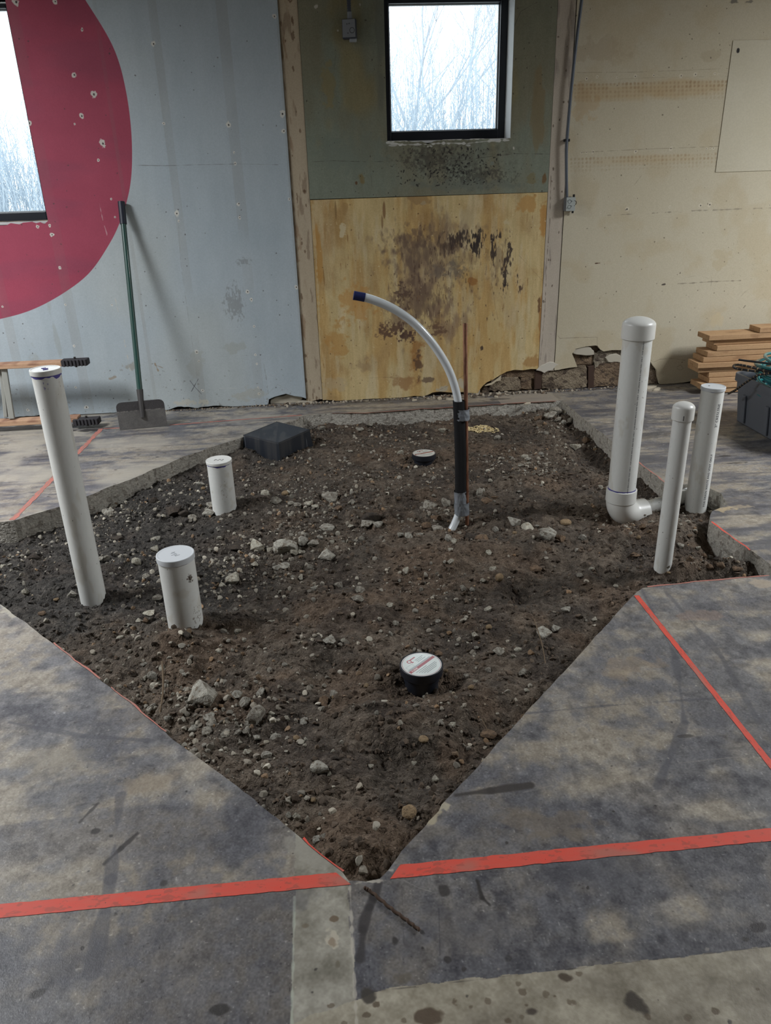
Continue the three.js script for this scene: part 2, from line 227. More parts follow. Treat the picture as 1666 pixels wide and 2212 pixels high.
function line(ax, as, bx, bs, w, mat = redMaterial, seed = 1, jag = 0.05, tilt0 = 0, tilt1 = 0) {
  const L = Math.hypot(bx - ax, bs - as), n = Math.max(4, Math.round(L / 0.01)), dx = (bx - ax) / L, ds = (bs - as) / L, pos = [], uv = [], idx = [], h = 0.0009;
  for (let i = 0; i <= n; i++) {
    const t = i / n, l = w / 2 * (1 + (noise(t * L * 60 + seed, 3) - 0.5) * 2 * jag), r = w / 2 * (1 + (noise(t * L * 60 + seed, 9) - 0.5) * 2 * jag);
    const ex = t < 0.5 ? (1 - t) ** 30 * tilt0 : t ** 30 * tilt1;
    const x = ax + dx * L * t, s = as + ds * L * t;
    pos.push(x - ds * l + dx * ex, h, -(s + dx * l + ds * ex), x + ds * r - dx * ex, h, -(s - dx * r - ds * ex)); uv.push(t * L, 1, t * L, 0);
    if (i) { const a = i * 2; idx.push(a - 2, a - 1, a, a, a - 1, a + 1); }
  }
  const g = new THREE.BufferGeometry(); g.setAttribute('position', new THREE.Float32BufferAttribute(pos, 3)); g.setAttribute('uv', new THREE.Float32BufferAttribute(uv, 2)); g.setIndex(idx); g.computeVertexNormals();
  const m = mesh('painted_line', g, mat, floor); m.userData.label = 'red layout line painted on the concrete'; return m;
}
line(-1.45, 1.093, -0.022, 1.091, 0.031, redMaterial, 1, 0.06, 0, -0.014);
line(0.082, 1.095, 1.64, 1.101, 0.031, redMaterial, 2, 0.08, 0.012, 0);
line(0.972, 2.075, 0.978, 1.118, 0.0165, redMaterial, 3, 0.1);
line(-1.282, 4.30, -1.335, 3.03, 0.024, wornMaterial, 4, 0.35);
line(-1.27, 4.296, -0.98, 4.30, 0.012, wornMaterial, 5, 0.5);
line(-0.9, 4.30, -0.14, 4.36, 0.013, wornMaterial, 6, 0.5);
function rim(cut, i0, i1, off, w, mat) {          // a thin remnant of the line that follows the broken edge
  if (i1 < i0) [i0, i1] = [i1, i0]; const pos = [], uv = [], idx = []; let L = 0, k = 0;
  for (let i = i0; i <= i1; i++) { const p = cut[i], q = cut[Math.min(i + 1, cut.length - 1)], o = cut[Math.max(0, i - 1)], dx = q[0] - o[0], ds = q[1] - o[1], l = Math.hypot(dx, ds) || 1e-6, nx = ds / l, ns = -dx / l, sgn = Math.sign(off), e = w * (0.35 + 0.9 * noise(i * 0.6, off * 900 + i0)); L += l / 2;
    pos.push(p[0] + nx * sgn * 0.0008, 0.0008, -(p[1] + ns * sgn * 0.0008), p[0] + nx * sgn * (0.0008 + e), 0.0008, -(p[1] + ns * sgn * (0.0008 + e))); uv.push(L, 0.2, L, 0.8); if (k++) { const a = k * 2 - 2; idx.push(...(sgn < 0 ? [a - 2, a, a - 1, a, a + 1, a - 1] : [a - 2, a - 1, a, a, a - 1, a + 1])); } }
  const g = new THREE.BufferGeometry(); g.setAttribute('position', new THREE.Float32BufferAttribute(pos, 3)); g.setAttribute('uv', new THREE.Float32BufferAttribute(uv, 2)); g.setIndex(idx); g.computeVertexNormals(); const n = g.attributes.normal; for (let i = 0; i < n.count; i++) n.setXYZ(i, 0, 1, 0);
  mesh('painted_line', g, mat, floor).userData.label = 'thin remnant of the red line along the cut edge';
}
const nearest = (cut, x, s) => cut.reduce((b, p, i) => Math.hypot(p[0] - x, p[1] - s) < Math.hypot(cut[b][0] - x, cut[b][1] - s) ? i : b, 0);
{ const k = (px, py, cut) => { const p = onFloor(px, py); return nearest(cut, p.x, -p.z); };
  rim(nearCut, k(110, 1390, nearCut), k(210, 1470, nearCut), -0.006, 0.005, wornMaterial); rim(nearCut, k(230, 1490, nearCut), k(360, 1585, nearCut), -0.006, 0.005, wornMaterial); rim(nearCut, k(655, 1815, nearCut), k(735, 1880, nearCut), -0.007, 0.006, redMaterial);
  rim(nearCut, k(1395, 1270, nearCut), k(1660, 1244, nearCut), -0.006, 0.007, wornMaterial);
  rim(farCut, k(1660, 1222, farCut), k(1540, 1126, farCut), -0.007, 0.010, redMaterial); rim(farCut, k(1441, 1044, farCut), k(1330, 958, farCut), -0.007, 0.007, wornMaterial);
  rim(farCut, k(1200, 867, farCut), k(720, 892, farCut), -0.008, 0.009, wornMaterial); }

// ---------------------------------------------------------------- the rest of the room shell
const roomPaint = std([186, 184, 178], 0.9), darkCeiling = std([120, 118, 114], 0.95);
const CEIL = 2.9;
function shellBox(name, w, h, d, x, y, z, m) { const o = mesh(name, box(w, h, d, x, y, z), m, scene); o.userData = { kind: 'structure' }; return o; }
shellBox('ceiling', 10.8, 0.15, 9.6, 0.4, CEIL + 0.075, -0.06, darkCeiling);
shellBox('wall_left', 0.2, CEIL + 0.3, 9.4, -4.9, CEIL / 2 - 0.05, -0.06, roomPaint);
shellBox('wall_right', 0.2, CEIL + 0.3, 9.4, 5.7, CEIL / 2 - 0.05, -0.06, roomPaint);
shellBox('wall_front', 10.8, CEIL + 0.3, 0.2, 0.4, CEIL / 2 - 0.05, 4.6, roomPaint);

// ---------------------------------------------------------------- back wall
const wall = structure('wall_back');
const OPEN_A = [0.43, 1.452, 1.12, 2.14], OPEN_B = [-2.35, 1.104, -1.455, 2.14];   // window openings x0 y0 x1 y1
const rectHole = ([a, b, c, d], jag = 0, seed = 0) => {
  const pts = [[a, b]]; const n = 40;
  for (let i = 1; i < n; i++) pts.push([a + (c - a) * i / n, b - (jag ? Math.max(0, fbm(i * 0.37 + seed, seed, 3) - 0.38) * jag : 0)]);
  pts.push([c, b], [c, d], [a, d]); return new THREE.Path(pts.map(p => new THREE.Vector2(p[0], p[1])));
};
const corePaint = new Paint(512, 512, 0, 0, 1.2, 1.2).fill((x, y) => { const u = x / 1.2, v = y / 1.2, a = tfbm(u, v, 6, 5, 4), b = tfbm(u, v, 24, 3, 5), c = tnoise(u, v, 200, 6); let q = mixc([92, 76, 62], [142, 126, 106], smooth(0.3, 0.7, a)); q = mixc(q, [58, 48, 42], smooth(0.58, 0.75, b) * 0.7); const g = (c - 0.5) * 22; return [q[0] + g, q[1] + g, q[2] + g]; });
const coreTexture = corePaint.texture(true);
const coreMaterial = new THREE.MeshStandardMaterial({ map: coreTexture, roughness: 0.97, bumpMap: rep(aggregateRelief, 2), bumpScale: 0.006 });
{ // masonry core with the two openings
  const s = new THREE.Shape([[-4.8, -0.14], [5.6, -0.14], [5.6, CEIL], [-4.8, CEIL]].map(p => new THREE.Vector2(...p))); s.holes.push(rectHole(OPEN_A), rectHole(OPEN_B));
  const g = new THREE.ExtrudeGeometry(s, { depth: 0.2, bevelEnabled: false }); planarUV(g, 0, 0, 1.2, 1.2); g.translate(0, 0, Z - 0.24); mesh('masonry_core', g, coreMaterial, wall);
}
const WP = (list) => list.map(([x, y]) => { const p = onWall(x, y); return [p.x, p.y]; });
const plasterBump = (w, h) => rep(plasterRelief, w * 1.6, h * 1.6);
function panel(name, outline, holes, face, thick, tx, x0, y0, w, h, rough = 0.85, bump = 0.0015) {
  const s = new THREE.Shape(outline.map(p => new THREE.Vector2(p[0], p[1]))); s.holes = holes;
  const g = new THREE.ExtrudeGeometry(s, { depth: thick, bevelEnabled: false }); planarUV(g, x0, y0, w, h); g.translate(0, 0, Z + face - thick);
  return mesh(name, g, new THREE.MeshStandardMaterial({ map: tx, roughness: rough, bumpMap: plasterBump(w, h), bumpScale: bump }), wall);
}
const TOP = 2.4;
const GREY_R = -0.115, STRIP_L = [-0.113, -0.014], STRIP_R = [1.349, 1.446], RIGHT_L = 1.4505, BELT = 1.167;

// light blue-grey board with the crimson disc
const grey = new Paint(1800, 1700, -2.6, 0, 2.49, TOP).fill((x, y) => { const a = fbm(x * 3, y * 3, 5), b = fbm(x * 1.2 + 9, y * 1.2, 3), c = noise(x * 200, y * 200), d = fbm(x * 24, y * 5, 3); let q = mixc([164, 177, 186], [178, 188, 195], a); q = mixc(q, [176, 182, 181], smooth(0.45, 0.7, b) * 0.6); const g = (c - 0.5) * 7 + (d - 0.5) * 8; return [q[0] + g, q[1] + g, q[2] + g]; });
const discPx = [[185, 0], [248, 108], [274, 202], [286, 317], [281, 407], [257, 487], [234, 532], [194, 589], [144, 629], [72, 668], [0, 689]];
{ const pts = WP(discPx); pts.unshift([-1.2, 2.34]); pts.push([-2.15, 0.55], [-2.6, 0.62]);
  const curve = new THREE.CatmullRomCurve3(pts.map(p => V(p[0], p[1], 0))).getPoints(200);
  const edge = (y) => { let best = -9; for (let i = 0; i + 1 < curve.length; i++) { const a = curve[i], b = curve[i + 1]; if ((a.y - y) * (b.y - y) <= 0) { const t = (y - a.y) / ((b.y - a.y) || 1e-9); best = Math.max(best, a.x + (b.x - a.x) * t); } } return best; };
  const rows = new Map();
  grey.each(-2.6, 0.5, -0.9, TOP, (x, y, k) => { if (!rows.has(y)) rows.set(y, y > 2.3 ? -1.16 : edge(y)); const e = rows.get(y); const t = clamp((e - x) / 0.0015); if (t > 0) { const n = (fbm(x * 6, y * 6, 4) - 0.5) * 16 + (noise(x * 220, y * 220) - 0.5) * 6, b = smooth(0.5, 0.7, fbm(x * 2, y * 8, 3)) * 8; grey.put(k, [158 + n - b, 64 + n * 0.7, 87 + n * 0.7], t); } }); }
const studX = (px, py) => onWall(px, py).x;
for (const [px, py, w] of [[26, 730, 0.055], [166, 740, 0.06], [410, 640, 0.045], [540, 640, 0.06], [622, 300, 0.03], [296, 600, 0.02]]) { const x = studX(px, py); grey.each(x - w / 2, 0, x + w / 2, TOP, (X, Y, k) => { const e = Math.abs(X - x) / (w / 2), t = smooth(1.02, 0.9, e) * (0.09 + 0.1 * noise(X * 30, Y * 4)) * smooth(0.25, 0.45, fbm(X * 2 + 3, Y * 2.4, 3)); grey.put(k, [126, 118, 110], t); }); }
const PLASTER = [206, 204, 196];
const chip = (P, px, py, r, c = PLASTER, hole = true) => { const p = onWall(px, py); P.stain(p.x, p.y, r, r * 1.1, c, 0.95, { fr: 90, hard: 5, rough: 0.6, seed: px }); if (hole) P.stain(p.x + r * 0.1, p.y, r * 0.3, r * 0.35, [52, 48, 46], 0.9, { fr: 120, hard: 4, rough: 0.5 }); };
for (const [px, py, r] of [[35, 5, .017], [120, 4, .011], [178, 64, .008], [161, 162, .013], [203, 204, .016], [177, 251, .013], [222, 310, .017], [213, 346, .007], [241, 430, .006], [249, 469, .007], [113, 507, .011], [82, 490, .01], [130, 578, .009], [142, 658, .006], [6, 662, .006], [162, 268, .005], [64, 266, .012], [108, 487, .008]]) chip(grey, px, py, r);
for (const [px, py, r] of [[332, 95, .01], [494, 270, .013], [354, 267, .007], [506, 330, .006], [508, 353, .007], [516, 440, .009], [518, 470, .008], [382, 461, .012], [387, 478, .006], [535, 630, .009], [543, 647, .008], [549, 705, .007], [425, 760, .011], [430, 780, .006], [552, 766, .006], [555, 785, .006], [438, 843, .008], [187, 879, .011], [60, 885, .009], [164, 836, .006], [161, 747, .006], [593, 36, .009], [610, 246, .013], [613, 283, .01], [625, 430, .008], [640, 620, .01], [560, 850, .008], [558, 836, .006], [242, 658, .006]]) chip(grey, px, py, r * 1.15, [212, 211, 204]);
{ const r = seeded(5); for (let i = 0; i < 170; i++) { const x = -2.2 + r() * 2.05, y = r() * 2.2, q = 0.0016 + r() * 0.003; grey.stain(x, y, q, q, [58, 54, 52], 0.55, { fr: 200, hard: 3 }); }
  for (let i = 0; i < 240; i++) { const x = -2 + r() * 1.85, y = r() * r() * 0.35, q = 0.002 + r() * r() * 0.008; grey.stain(x, y, q, q * 0.7, r() < 0.5 ? [120, 116, 108] : [96, 90, 80], 0.35, { fr: 140, rough: 1.2 }); } }
grey.stroke(WP([[286, 357], [360, 358], [430, 356], [520, 354], [604, 356]]), 0.0035, [120, 122, 124], 0.8, { jag: 0.8 }).stroke(WP([[411, 822], [420, 834], [436, 851]]), 0.0045, [56, 54, 60], 0.9).stroke(WP([[429, 818], [421, 832], [414, 845]]), 0.0045, [56, 54, 60], 0.9)
  .stroke(WP([[386, 480], [390, 560], [398, 620], [420, 770]]), 0.0025, [118, 116, 112], 0.6, { gap: 0.3 }).stroke(WP([[245, 625], [262, 700], [276, 770], [282, 800]]), 0.005, [196, 192, 180], 0.7, { gap: 0.45, jag: 0.9 }).stroke(WP([[212, 425], [224, 480], [236, 520]]), 0.005, [196, 170, 172], 0.7, { gap: 0.5, jag: 0.9 })
  .stroke(WP([[238, 818], [250, 813]]), 0.012, [150, 140, 126], 0.8, { jag: 0.9 }).stroke(WP([[336, 785], [342, 800]]), 0.01, [150, 132, 112], 0.8, { jag: 0.9 }).stroke(WP([[336, 788], [352, 794]]), 0.006, [140, 126, 110], 0.8).stroke(WP([[474, 838], [512, 838]]), 0.003, [206, 206, 200], 0.7)
  .stroke(WP([[570, 785], [576, 820], [580, 850], [579, 875]]), 0.003, [110, 106, 100], 0.7, { jag: 0.9 }).stroke(WP([[578, 850], [600, 830], [640, 850]]), 0.002, [120, 116, 110], 0.6).stroke(WP([[470, 770], [560, 766]]), 0.002, [130, 130, 126], 0.5);
marks2(grey, [[508, 655, .05, .09, [120, 122, 122], .45, { fr: 120, sy: 0.4, rough: 1.2 }], [525, 565, .04, .02, [120, 122, 124], .4, { fr: 120 }], [510, 750, .06, .04, [150, 150, 140], .3], [420, 780, .05, .1, [150, 148, 138], .25], [75, 790, .03, .12, [150, 150, 142], .3], [120, 720, .02, .14, [146, 148, 142], .3, { sy: 0.3 }], [285, 790, .05, .02, [140, 132, 118], .5, { fr: 80 }], [400, 870, .06, .02, [196, 190, 174], .6, { fr: 60 }], [440, 868, .03, .02, [200, 194, 176], .6, { fr: 60 }], [280, 880, .08, .015, [150, 142, 110], .5, { fr: 70 }], [540, 850, .1, .04, [168, 164, 150], .4], [600, 870, .06, .03, [168, 160, 146], .5]]);
function marks2(P, list) { for (const [px, py, rx, ry, c, a, o] of list) { const p = onWall(px, py); P.stain(p.x, p.y, rx, ry, c, a, o); } }
const greyTexture = grey.texture();
const baseJag = (x0, x1, amp, seed) => { const o = [], n = Math.round((x1 - x0) / 0.02); for (let i = 0; i <= n; i++) { const x = x0 + (x1 - x0) * i / n; o.push([x, 0.004 + Math.max(0, fbm(x * 9 + seed, seed, 4) - 0.42) * amp]); } return o; };
panel('painted_board', [...baseJag(-2.6, -0.36, 0.05, 3), ...WP([[580, 872], [581, 862], [592, 857], [606, 853], [618, 850], [636, 855], [652, 857]]), [GREY_R, 0.03], [GREY_R, TOP], [-2.6, TOP]], [rectHole(OPEN_B, 0.05, 2)], 0.006, 0.03, greyTexture, -2.6, 0, 2.49, TOP, 0.72, 0.0012);

// plaster strips over the joints
const stripPaint = new Paint(256, 1400, 0, 0, 0.1, TOP).fill((x, y) => { const a = fbm(x * 20, y * 3, 4), b = fbm(x * 60, y * 14 + 5, 3), c = noise(x * 300, y * 300); let q = mixc([170, 156, 134], [186, 172, 150], a); q = mixc(q, [128, 100, 76], smooth(0.60, 0.74, b) * 0.6 * smooth(0.06, 0.0, x)); q = mixc(q, [122, 104, 86], smooth(0.66, 0.75, fbm(x * 40 + 9, y * 8, 4)) * 0.5); const g = (c - 0.5) * 10; return [q[0] + g, q[1] + g, q[2] + g]; });
for (let i = 0; i < 26; i++) stripPaint.stain(rand() * 0.1, rand() * 2.2, 0.003 + rand() * 0.006, 0.006 + rand() * 0.02, [96, 74, 56], 0.6, { fr: 80 });
stripPaint.stroke([[0.004, 0], [0.004, TOP]], 0.006, [110, 92, 70], 0.7, { jag: 0.9, fr: 30 });
const stripTexture = stripPaint.texture();
const strip2Paint = new Paint(256, 1400, 0, 0, 0.1, TOP).fill((x, y) => { const a = fbm(x * 20, y * 3, 4), c = noise(x * 300, y * 300); let q = mixc([174, 164, 150], [190, 178, 164], a); q = mixc(q, [134, 124, 116], smooth(0.6, 0.74, fbm(x * 30 + 9, y * 5, 4)) * 0.6); const g = (c - 0.5) * 10; return [q[0] + g, q[1] + g, q[2] + g]; });
strip2Paint.stroke([[0.012, 1.25], [0.02, 1.0], [0.014, 0.8], [0.02, 0.5], [0.008, 0.2]], 0.003, [104, 92, 82], 0.8, { jag: 0.9 });
for (let i = 0; i < 24; i++) strip2Paint.stain(rand() * 0.1, rand() * 2.2, 0.002 + rand() * 0.004, 0.003 + rand() * 0.006, [86, 72, 62], 0.7, { fr: 120 });
const strip2Texture = strip2Paint.texture();
panel('plaster_strip', [...baseJag(STRIP_L[0], STRIP_L[1], 0.08, 8), [STRIP_L[1], TOP], [STRIP_L[0], TOP]], [], -0.004, 0.025, stripTexture, STRIP_L[0], 0, 0.1, TOP);
panel('plaster_strip', [[STRIP_R[0], onWall(1158, 798).y], ...WP([[1166, 802], [1176, 804], [1190, 801], [1200, 800]]), [STRIP_R[1], onWall(1206, 799).y], [STRIP_R[1], TOP], [STRIP_R[0], TOP]], [], 0.0, 0.03, strip2Texture, STRIP_R[0], 0, 0.1, TOP);

// green upper plaster under and round the window
const PX = -0.0125, PW = 1.36;
const green = new Paint(1200, 1080, PX, BELT, PW, TOP - BELT).fill((x, y) => { const a = fbm(x * 2.4 + 5, y * 2.4, 4), b = fbm(x * 6, y * 3 + 8, 4), c = noise(x * 220, y * 220), d = fbm(x * 40, y * 9, 3); let q = mixc([118, 122, 106], [126, 120, 98], a); q = mixc(q, [124, 134, 122], smooth(0.45, 0.7, b) * 0.7); q = mixc(q, [138, 124, 84], smooth(0.56, 0.74, fbm(x * 4 + 30, y * 2.4, 4)) * 0.6); const g = (c - 0.5) * 10 + (d - 0.5) * 10; return [q[0] + g, q[1] + g, q[2] + g]; });
marks2(green, [[980, 345, .28, .11, [82, 80, 70], .4, { fr: 40, rough: 1.4, hard: 1.2 }], [930, 340, .15, .07, [58, 54, 48], .45, { fr: 90, rough: 1.6, hard: 1.6 }], [1040, 380, .17, .05, [54, 52, 47], .45, { fr: 90, rough: 1.6, hard: 1.6 }], [780, 385, .02, .03, [122, 102, 60], .7], [770, 395, .008, .012, [92, 62, 36], .8], [1160, 250, .04, .2, [124, 104, 70], .5, { sy: 0.3 }], [1176, 385, .012, .03, [110, 80, 48], .8], [1150, 390, .03, .03, [120, 104, 66], .5], [710, 180, .05, .1, [140, 122, 74], .45], [760, 330, .2, .1, [112, 122, 112], .4], [820, 60, .03, .3, [96, 98, 92], .4, { sy: 0.2 }], [1000, 400, .3, .03, [106, 112, 104], .5]]);
{ const r = seeded(17); for (let i = 0; i < 340; i++) { const u = r() + r() - 1, px = 960 + u * 150 + r() * 30, py = 318 + r() * 82; if (r() > 1.15 - Math.abs(u)) continue; const p = onWall(px, py), a = r() * 6.3, l = 0.003 + r() * 0.008; green.stroke([[p.x, p.y], [p.x + Math.cos(a) * l, p.y + Math.sin(a) * l]], 0.003 + r() * 0.005, [40, 38, 36], 0.75, { jag: 0.8 }); }
  for (let i = 0; i < 140; i++) { const x = PX + r() * PW, y = BELT + r() * 0.95, q = 0.001 + r() * 0.0025; green.stain(x, y, q, q * 1.6, [52, 48, 42], 0.6, { fr: 200 }); } }
green.stroke(WP([[672, 350], [720, 347], [800, 350], [860, 347], [930, 356], [1060, 338], [1112, 332], [1190, 333]]), 0.003, [74, 72, 64], 0.7, { jag: 0.9 }).stroke(WP([[800, 330], [801, 370], [804, 405]]), 0.0025, [80, 76, 68], 0.6).stroke(WP([[725, 120], [722, 150]]), 0.002, [60, 56, 50], 0.6).stroke(WP([[1110, 60], [1125, 25], [1160, 5]]), 0.003, [66, 62, 58], 0.7)
  .stroke(WP([[836, 308], [868, 313], [920, 312], [960, 309], [1010, 310], [1060, 304], [1100, 303]]), 0.012, [196, 196, 192], 0.95, { jag: 0.9, fr: 70 }).stroke(WP([[838, 305], [1102, 297]]), 0.009, [206, 206, 202], 0.95, { jag: 0.7, fr: 80 });
marks2(green, [[1110, 320, .008, .012, [196, 192, 182], .9, { fr: 80, hard: 6 }], [850, 314, .02, .006, [176, 176, 172], .9, { fr: 60 }], [930, 316, .014, .007, [190, 190, 186], .9, { fr: 60 }], [1010, 314, .02, .006, [180, 180, 176], .9, { fr: 60 }], [1063, 353, .012, .012, [120, 130, 124], .7, { fr: 90 }], [683, 14, .012, .01, [200, 196, 186], .8, { fr: 80 }], [778, 10, .006, .008, [170, 170, 162], .7], [730, 66, .005, .005, [196, 190, 176], .8]]);
const greenTexture = green.texture();
panel('painted_plaster', [[PX, BELT + 0.002], [1.3475, BELT], [1.3475, TOP], [PX, TOP]], [rectHole(OPEN_A, 0.045, 7)], 0.0, 0.03, greenTexture, PX, BELT, PW, TOP - BELT);

// ochre lower plaster with mould and soot
const ochre = new Paint(1400, 1200, PX, 0, PW, BELT).fill((x, y) => { const a = fbm(x * 3.2, y * 2.2, 5), b = fbm(x * 14, y * 3, 4), c = noise(x * 230, y * 230), d = fbm(x * 60, y * 7, 3); let q = mixc([193, 168, 116], [203, 184, 140], a); q = mixc(q, [186, 150, 92], smooth(0.46, 0.68, b) * 0.7); q = mixc(q, [168, 132, 82], smooth(0.55, 0.72, fbm(x * 3 + 20, y * 3, 4)) * 0.55); q = mixc(q, [150, 122, 86], smooth(0.52, 0.72, fbm(x * 7 + 3, y * 4 + 11, 5)) * 0.28); q = mixc(q, [206, 194, 164], smooth(0.56, 0.72, fbm(x * 22 + 31, y * 4 + 5, 4)) * 0.4); const g = (c - 0.5) * 12 + (d - 0.5) * 26; return [q[0] + g, q[1] + g, q[2] + g]; });
const MAUVE = [116, 96, 80], SOOT = [44, 36, 34], RUST = [148, 98, 48];
marks2(ochre, [[930, 560, .26, .22, MAUVE, .5, { fr: 34, rough: 1.3, hard: 1.3, sy: .5 }], [905, 640, .18, .24, MAUVE, .55, { fr: 34, rough: 1.3, hard: 1.3, sy: .5 }], [920, 600, .2, .2, [128, 104, 86], .35, { fr: 9, rough: .8, hard: 1.2 }], [960, 700, .14, .13, [132, 108, 88], .55, { fr: 34, rough: 1.3, hard: 1.4, sy: .5 }], [880, 520, .13, .07, [100, 80, 68], .6, { fr: 44, rough: 1.4, hard: 1.6, sy: .6 }], [940, 545, .2, .1, [92, 74, 64], .4, { fr: 60, rough: 1.6, hard: 2, sy: .4 }], [900, 660, .14, .12, [92, 72, 60], .4, { fr: 60, rough: 1.6, hard: 2, sy: .4 }], [985, 580, .06, .06, [104, 96, 88], .55, { fr: 60, hard: 1.4, rough: 1.2 }], [945, 585, .05, .05, [108, 98, 90], .5, { fr: 60, hard: 1.4, rough: 1.2 }],
  [850, 712, .1, .045, [86, 62, 50], .8, { fr: 70, rough: 1.5, hard: 1.8 }], [878, 722, .06, .04, [76, 54, 46], .8, { fr: 70, rough: 1.5, hard: 1.8 }], [950, 715, .06, .045, [96, 70, 54], .7, { fr: 70, rough: 1.5, hard: 1.8 }], [870, 640, .05, .07, [78, 58, 50], .7, { fr: 70, rough: 1.5, hard: 1.8 }], [900, 770, .05, .09, RUST, .6, { fr: 24 }], [905, 790, .03, .07, [84, 62, 48], .7, { fr: 34, rough: 1.2 }], [925, 820, .04, .02, [92, 74, 60], .7, { fr: 40 }], [870, 825, .09, .05, [142, 100, 60], .6, { fr: 20 }],
  [1003, 515, .1, .045, SOOT, .75, { fr: 120, rough: 1.7, hard: 1.7, sy: .3 }], [975, 530, .07, .05, [70, 54, 46], .6, { fr: 120, rough: 1.7, hard: 1.7, sy: .3 }], [1028, 528, .03, .06, SOOT, .85, { fr: 120, rough: 1.7, hard: 1.7, sy: .3 }], [1074, 512, .03, .024, SOOT, .95, { fr: 120, rough: 1.7, hard: 1.7, sy: .3 }], [1066, 545, .014, .075, SOOT, .95, { fr: 120, rough: 1.7, hard: 1.7, sy: .3 }], [1100, 545, .02, .08, SOOT, .85, { fr: 120, rough: 1.7, hard: 1.7, sy: .3 }], [1091, 592, .02, .085, SOOT, .9, { fr: 120, rough: 1.7, hard: 1.7, sy: .3 }], [1088, 628, .012, .045, SOOT, .9, { fr: 120, rough: 1.7, hard: 1.7, sy: .3 }], [1118, 597, .009, .03, SOOT, .85, { fr: 120, rough: 1.7, hard: 1.7, sy: .3 }], [1124, 620, .014, .03, [74, 56, 44], .85, { fr: 120, rough: 1.7, hard: 1.7, sy: .3 }], [1080, 560, .06, .13, [110, 90, 72], .35, { fr: 120, rough: 1.7, hard: 1.7, sy: .3 }], [1020, 610, .03, .03, RUST, .7, { fr: 30 }], [1000, 560, .1, .04, [170, 146, 104], .5],
  [770, 655, .1, .12, [186, 132, 66], .5], [730, 740, .06, .1, [178, 128, 62], .5], [690, 560, .02, .2, [178, 128, 60], .6, { sy: .3 }], [1170, 690, .02, .2, [150, 100, 50], .7, { sy: .4 }], [1165, 660, .01, .05, [92, 60, 36], .7], [1150, 780, .05, .05, [158, 116, 66], .6], [1140, 440, .06, .05, [180, 132, 70], .6], [1175, 470, .03, .1, [176, 122, 58], .6], [740, 500, .02, .05, [206, 194, 162], .8, { fr: 40 }], [745, 450, .02, .04, [160, 128, 80], .5], [905, 430, .06, .03, [150, 122, 84], .6], [915, 440, .02, .012, [176, 160, 130], .7, { fr: 60 }], [830, 455, .006, .04, [122, 88, 56], .7, { sy: .3 }], [826, 480, .006, .03, [122, 92, 60], .6, { sy: .3 }], [725, 450, .005, .05, [124, 96, 58], .6, { sy: .3 }], [700, 600, .004, .06, [132, 96, 50], .6, { sy: .3 }],
  [1042, 752, .012, .014, [60, 46, 38], .8, { fr: 70 }], [1130, 770, .03, .03, [206, 190, 150], .6, { fr: 60 }], [1095, 480, .02, .015, [200, 186, 148], .7, { fr: 70 }], [1010, 470, .04, .05, [184, 166, 128], .6], [720, 830, .12, .05, [182, 164, 132], .6], [790, 790, .08, .05, [158, 134, 100], .5], [1000, 830, .05, .03, [186, 178, 160], .8, { fr: 40 }], [960, 840, .05, .02, [176, 170, 156], .8, { fr: 50 }], [1070, 700, .06, .1, [200, 180, 132], .5], [1100, 640, .03, .12, [196, 172, 122], .5, { sy: .4 }]]);
{ const r = seeded(23); for (let i = 0; i < 220; i++) { const px = 690 + r() * 480, py = 425 + r() * 420, p = onWall(px, py), l = 0.01 + r() * 0.05; ochre.stroke([[p.x, p.y], [p.x + (r() - 0.5) * 0.004, p.y - l]], 0.002 + r() * 0.003, r() < 0.6 ? [140, 104, 62] : [210, 192, 150], 0.35 + r() * 0.3, { jag: 0.9, gap: 0.3 }); }
  for (let i = 0; i < 150; i++) { const px = 830 + (r() + r()) * 130, py = 480 + (r() + r()) * 130, p = onWall(px, py), l = 0.004 + r() * 0.025; ochre.stroke([[p.x, p.y], [p.x + (r() - 0.5) * 0.004, p.y - l]], 0.003 + r() * 0.004, [72, 52, 42], 0.35 + r() * 0.3, { jag: 0.9 }); }
  for (let i = 0; i < 200; i++) { const x = PX + r() * PW, y = r() * BELT, q = 0.0015 + r() * 0.003; ochre.stain(x, y, q, q, r() < 0.6 ? [92, 66, 42] : [216, 204, 170], 0.6, { fr: 160 }); } }
ochre.stroke(WP([[1063, 520], [1062, 610], [1070, 660], [1076, 690]]), 0.0022, [92, 72, 52], 0.7).stroke(WP([[1145, 520], [1148, 600], [1146, 700], [1140, 725]]), 0.005, [204, 190, 150], 0.6, { gap: 0.3 }).stroke(WP([[1120, 550], [1172, 606]]), 0.002, [96, 76, 56], 0.6).stroke(WP([[940, 848], [965, 835], [1000, 812], [1020, 806]]), 0.003, [110, 92, 72], 0.6).stroke(WP([[800, 817], [830, 815], [860, 816]]), 0.003, [96, 76, 58], 0.5)
  .stroke(WP([[694, 858], [688, 640], [676, 440]]), 0.012, [196, 178, 140], 0.6, { jag: 0.9 });
const ochreTexture = ochre.texture();
panel('painted_plaster', [...baseJag(PX, 0.62, 0.05, 5), ...WP([[925, 853], [935, 848], [950, 846], [975, 848], [1000, 847], [1032, 850], [1037, 842], [1043, 834], [1052, 826], [1066, 820], [1080, 811], [1095, 803], [1112, 799], [1130, 800], [1148, 797]]), [1.3475, onWall(1158, 798).y], [1.3475, BELT - 0.002], [PX, BELT - 0.002]], [], -0.002, 0.022, ochreTexture, PX, 0, PW, BELT);

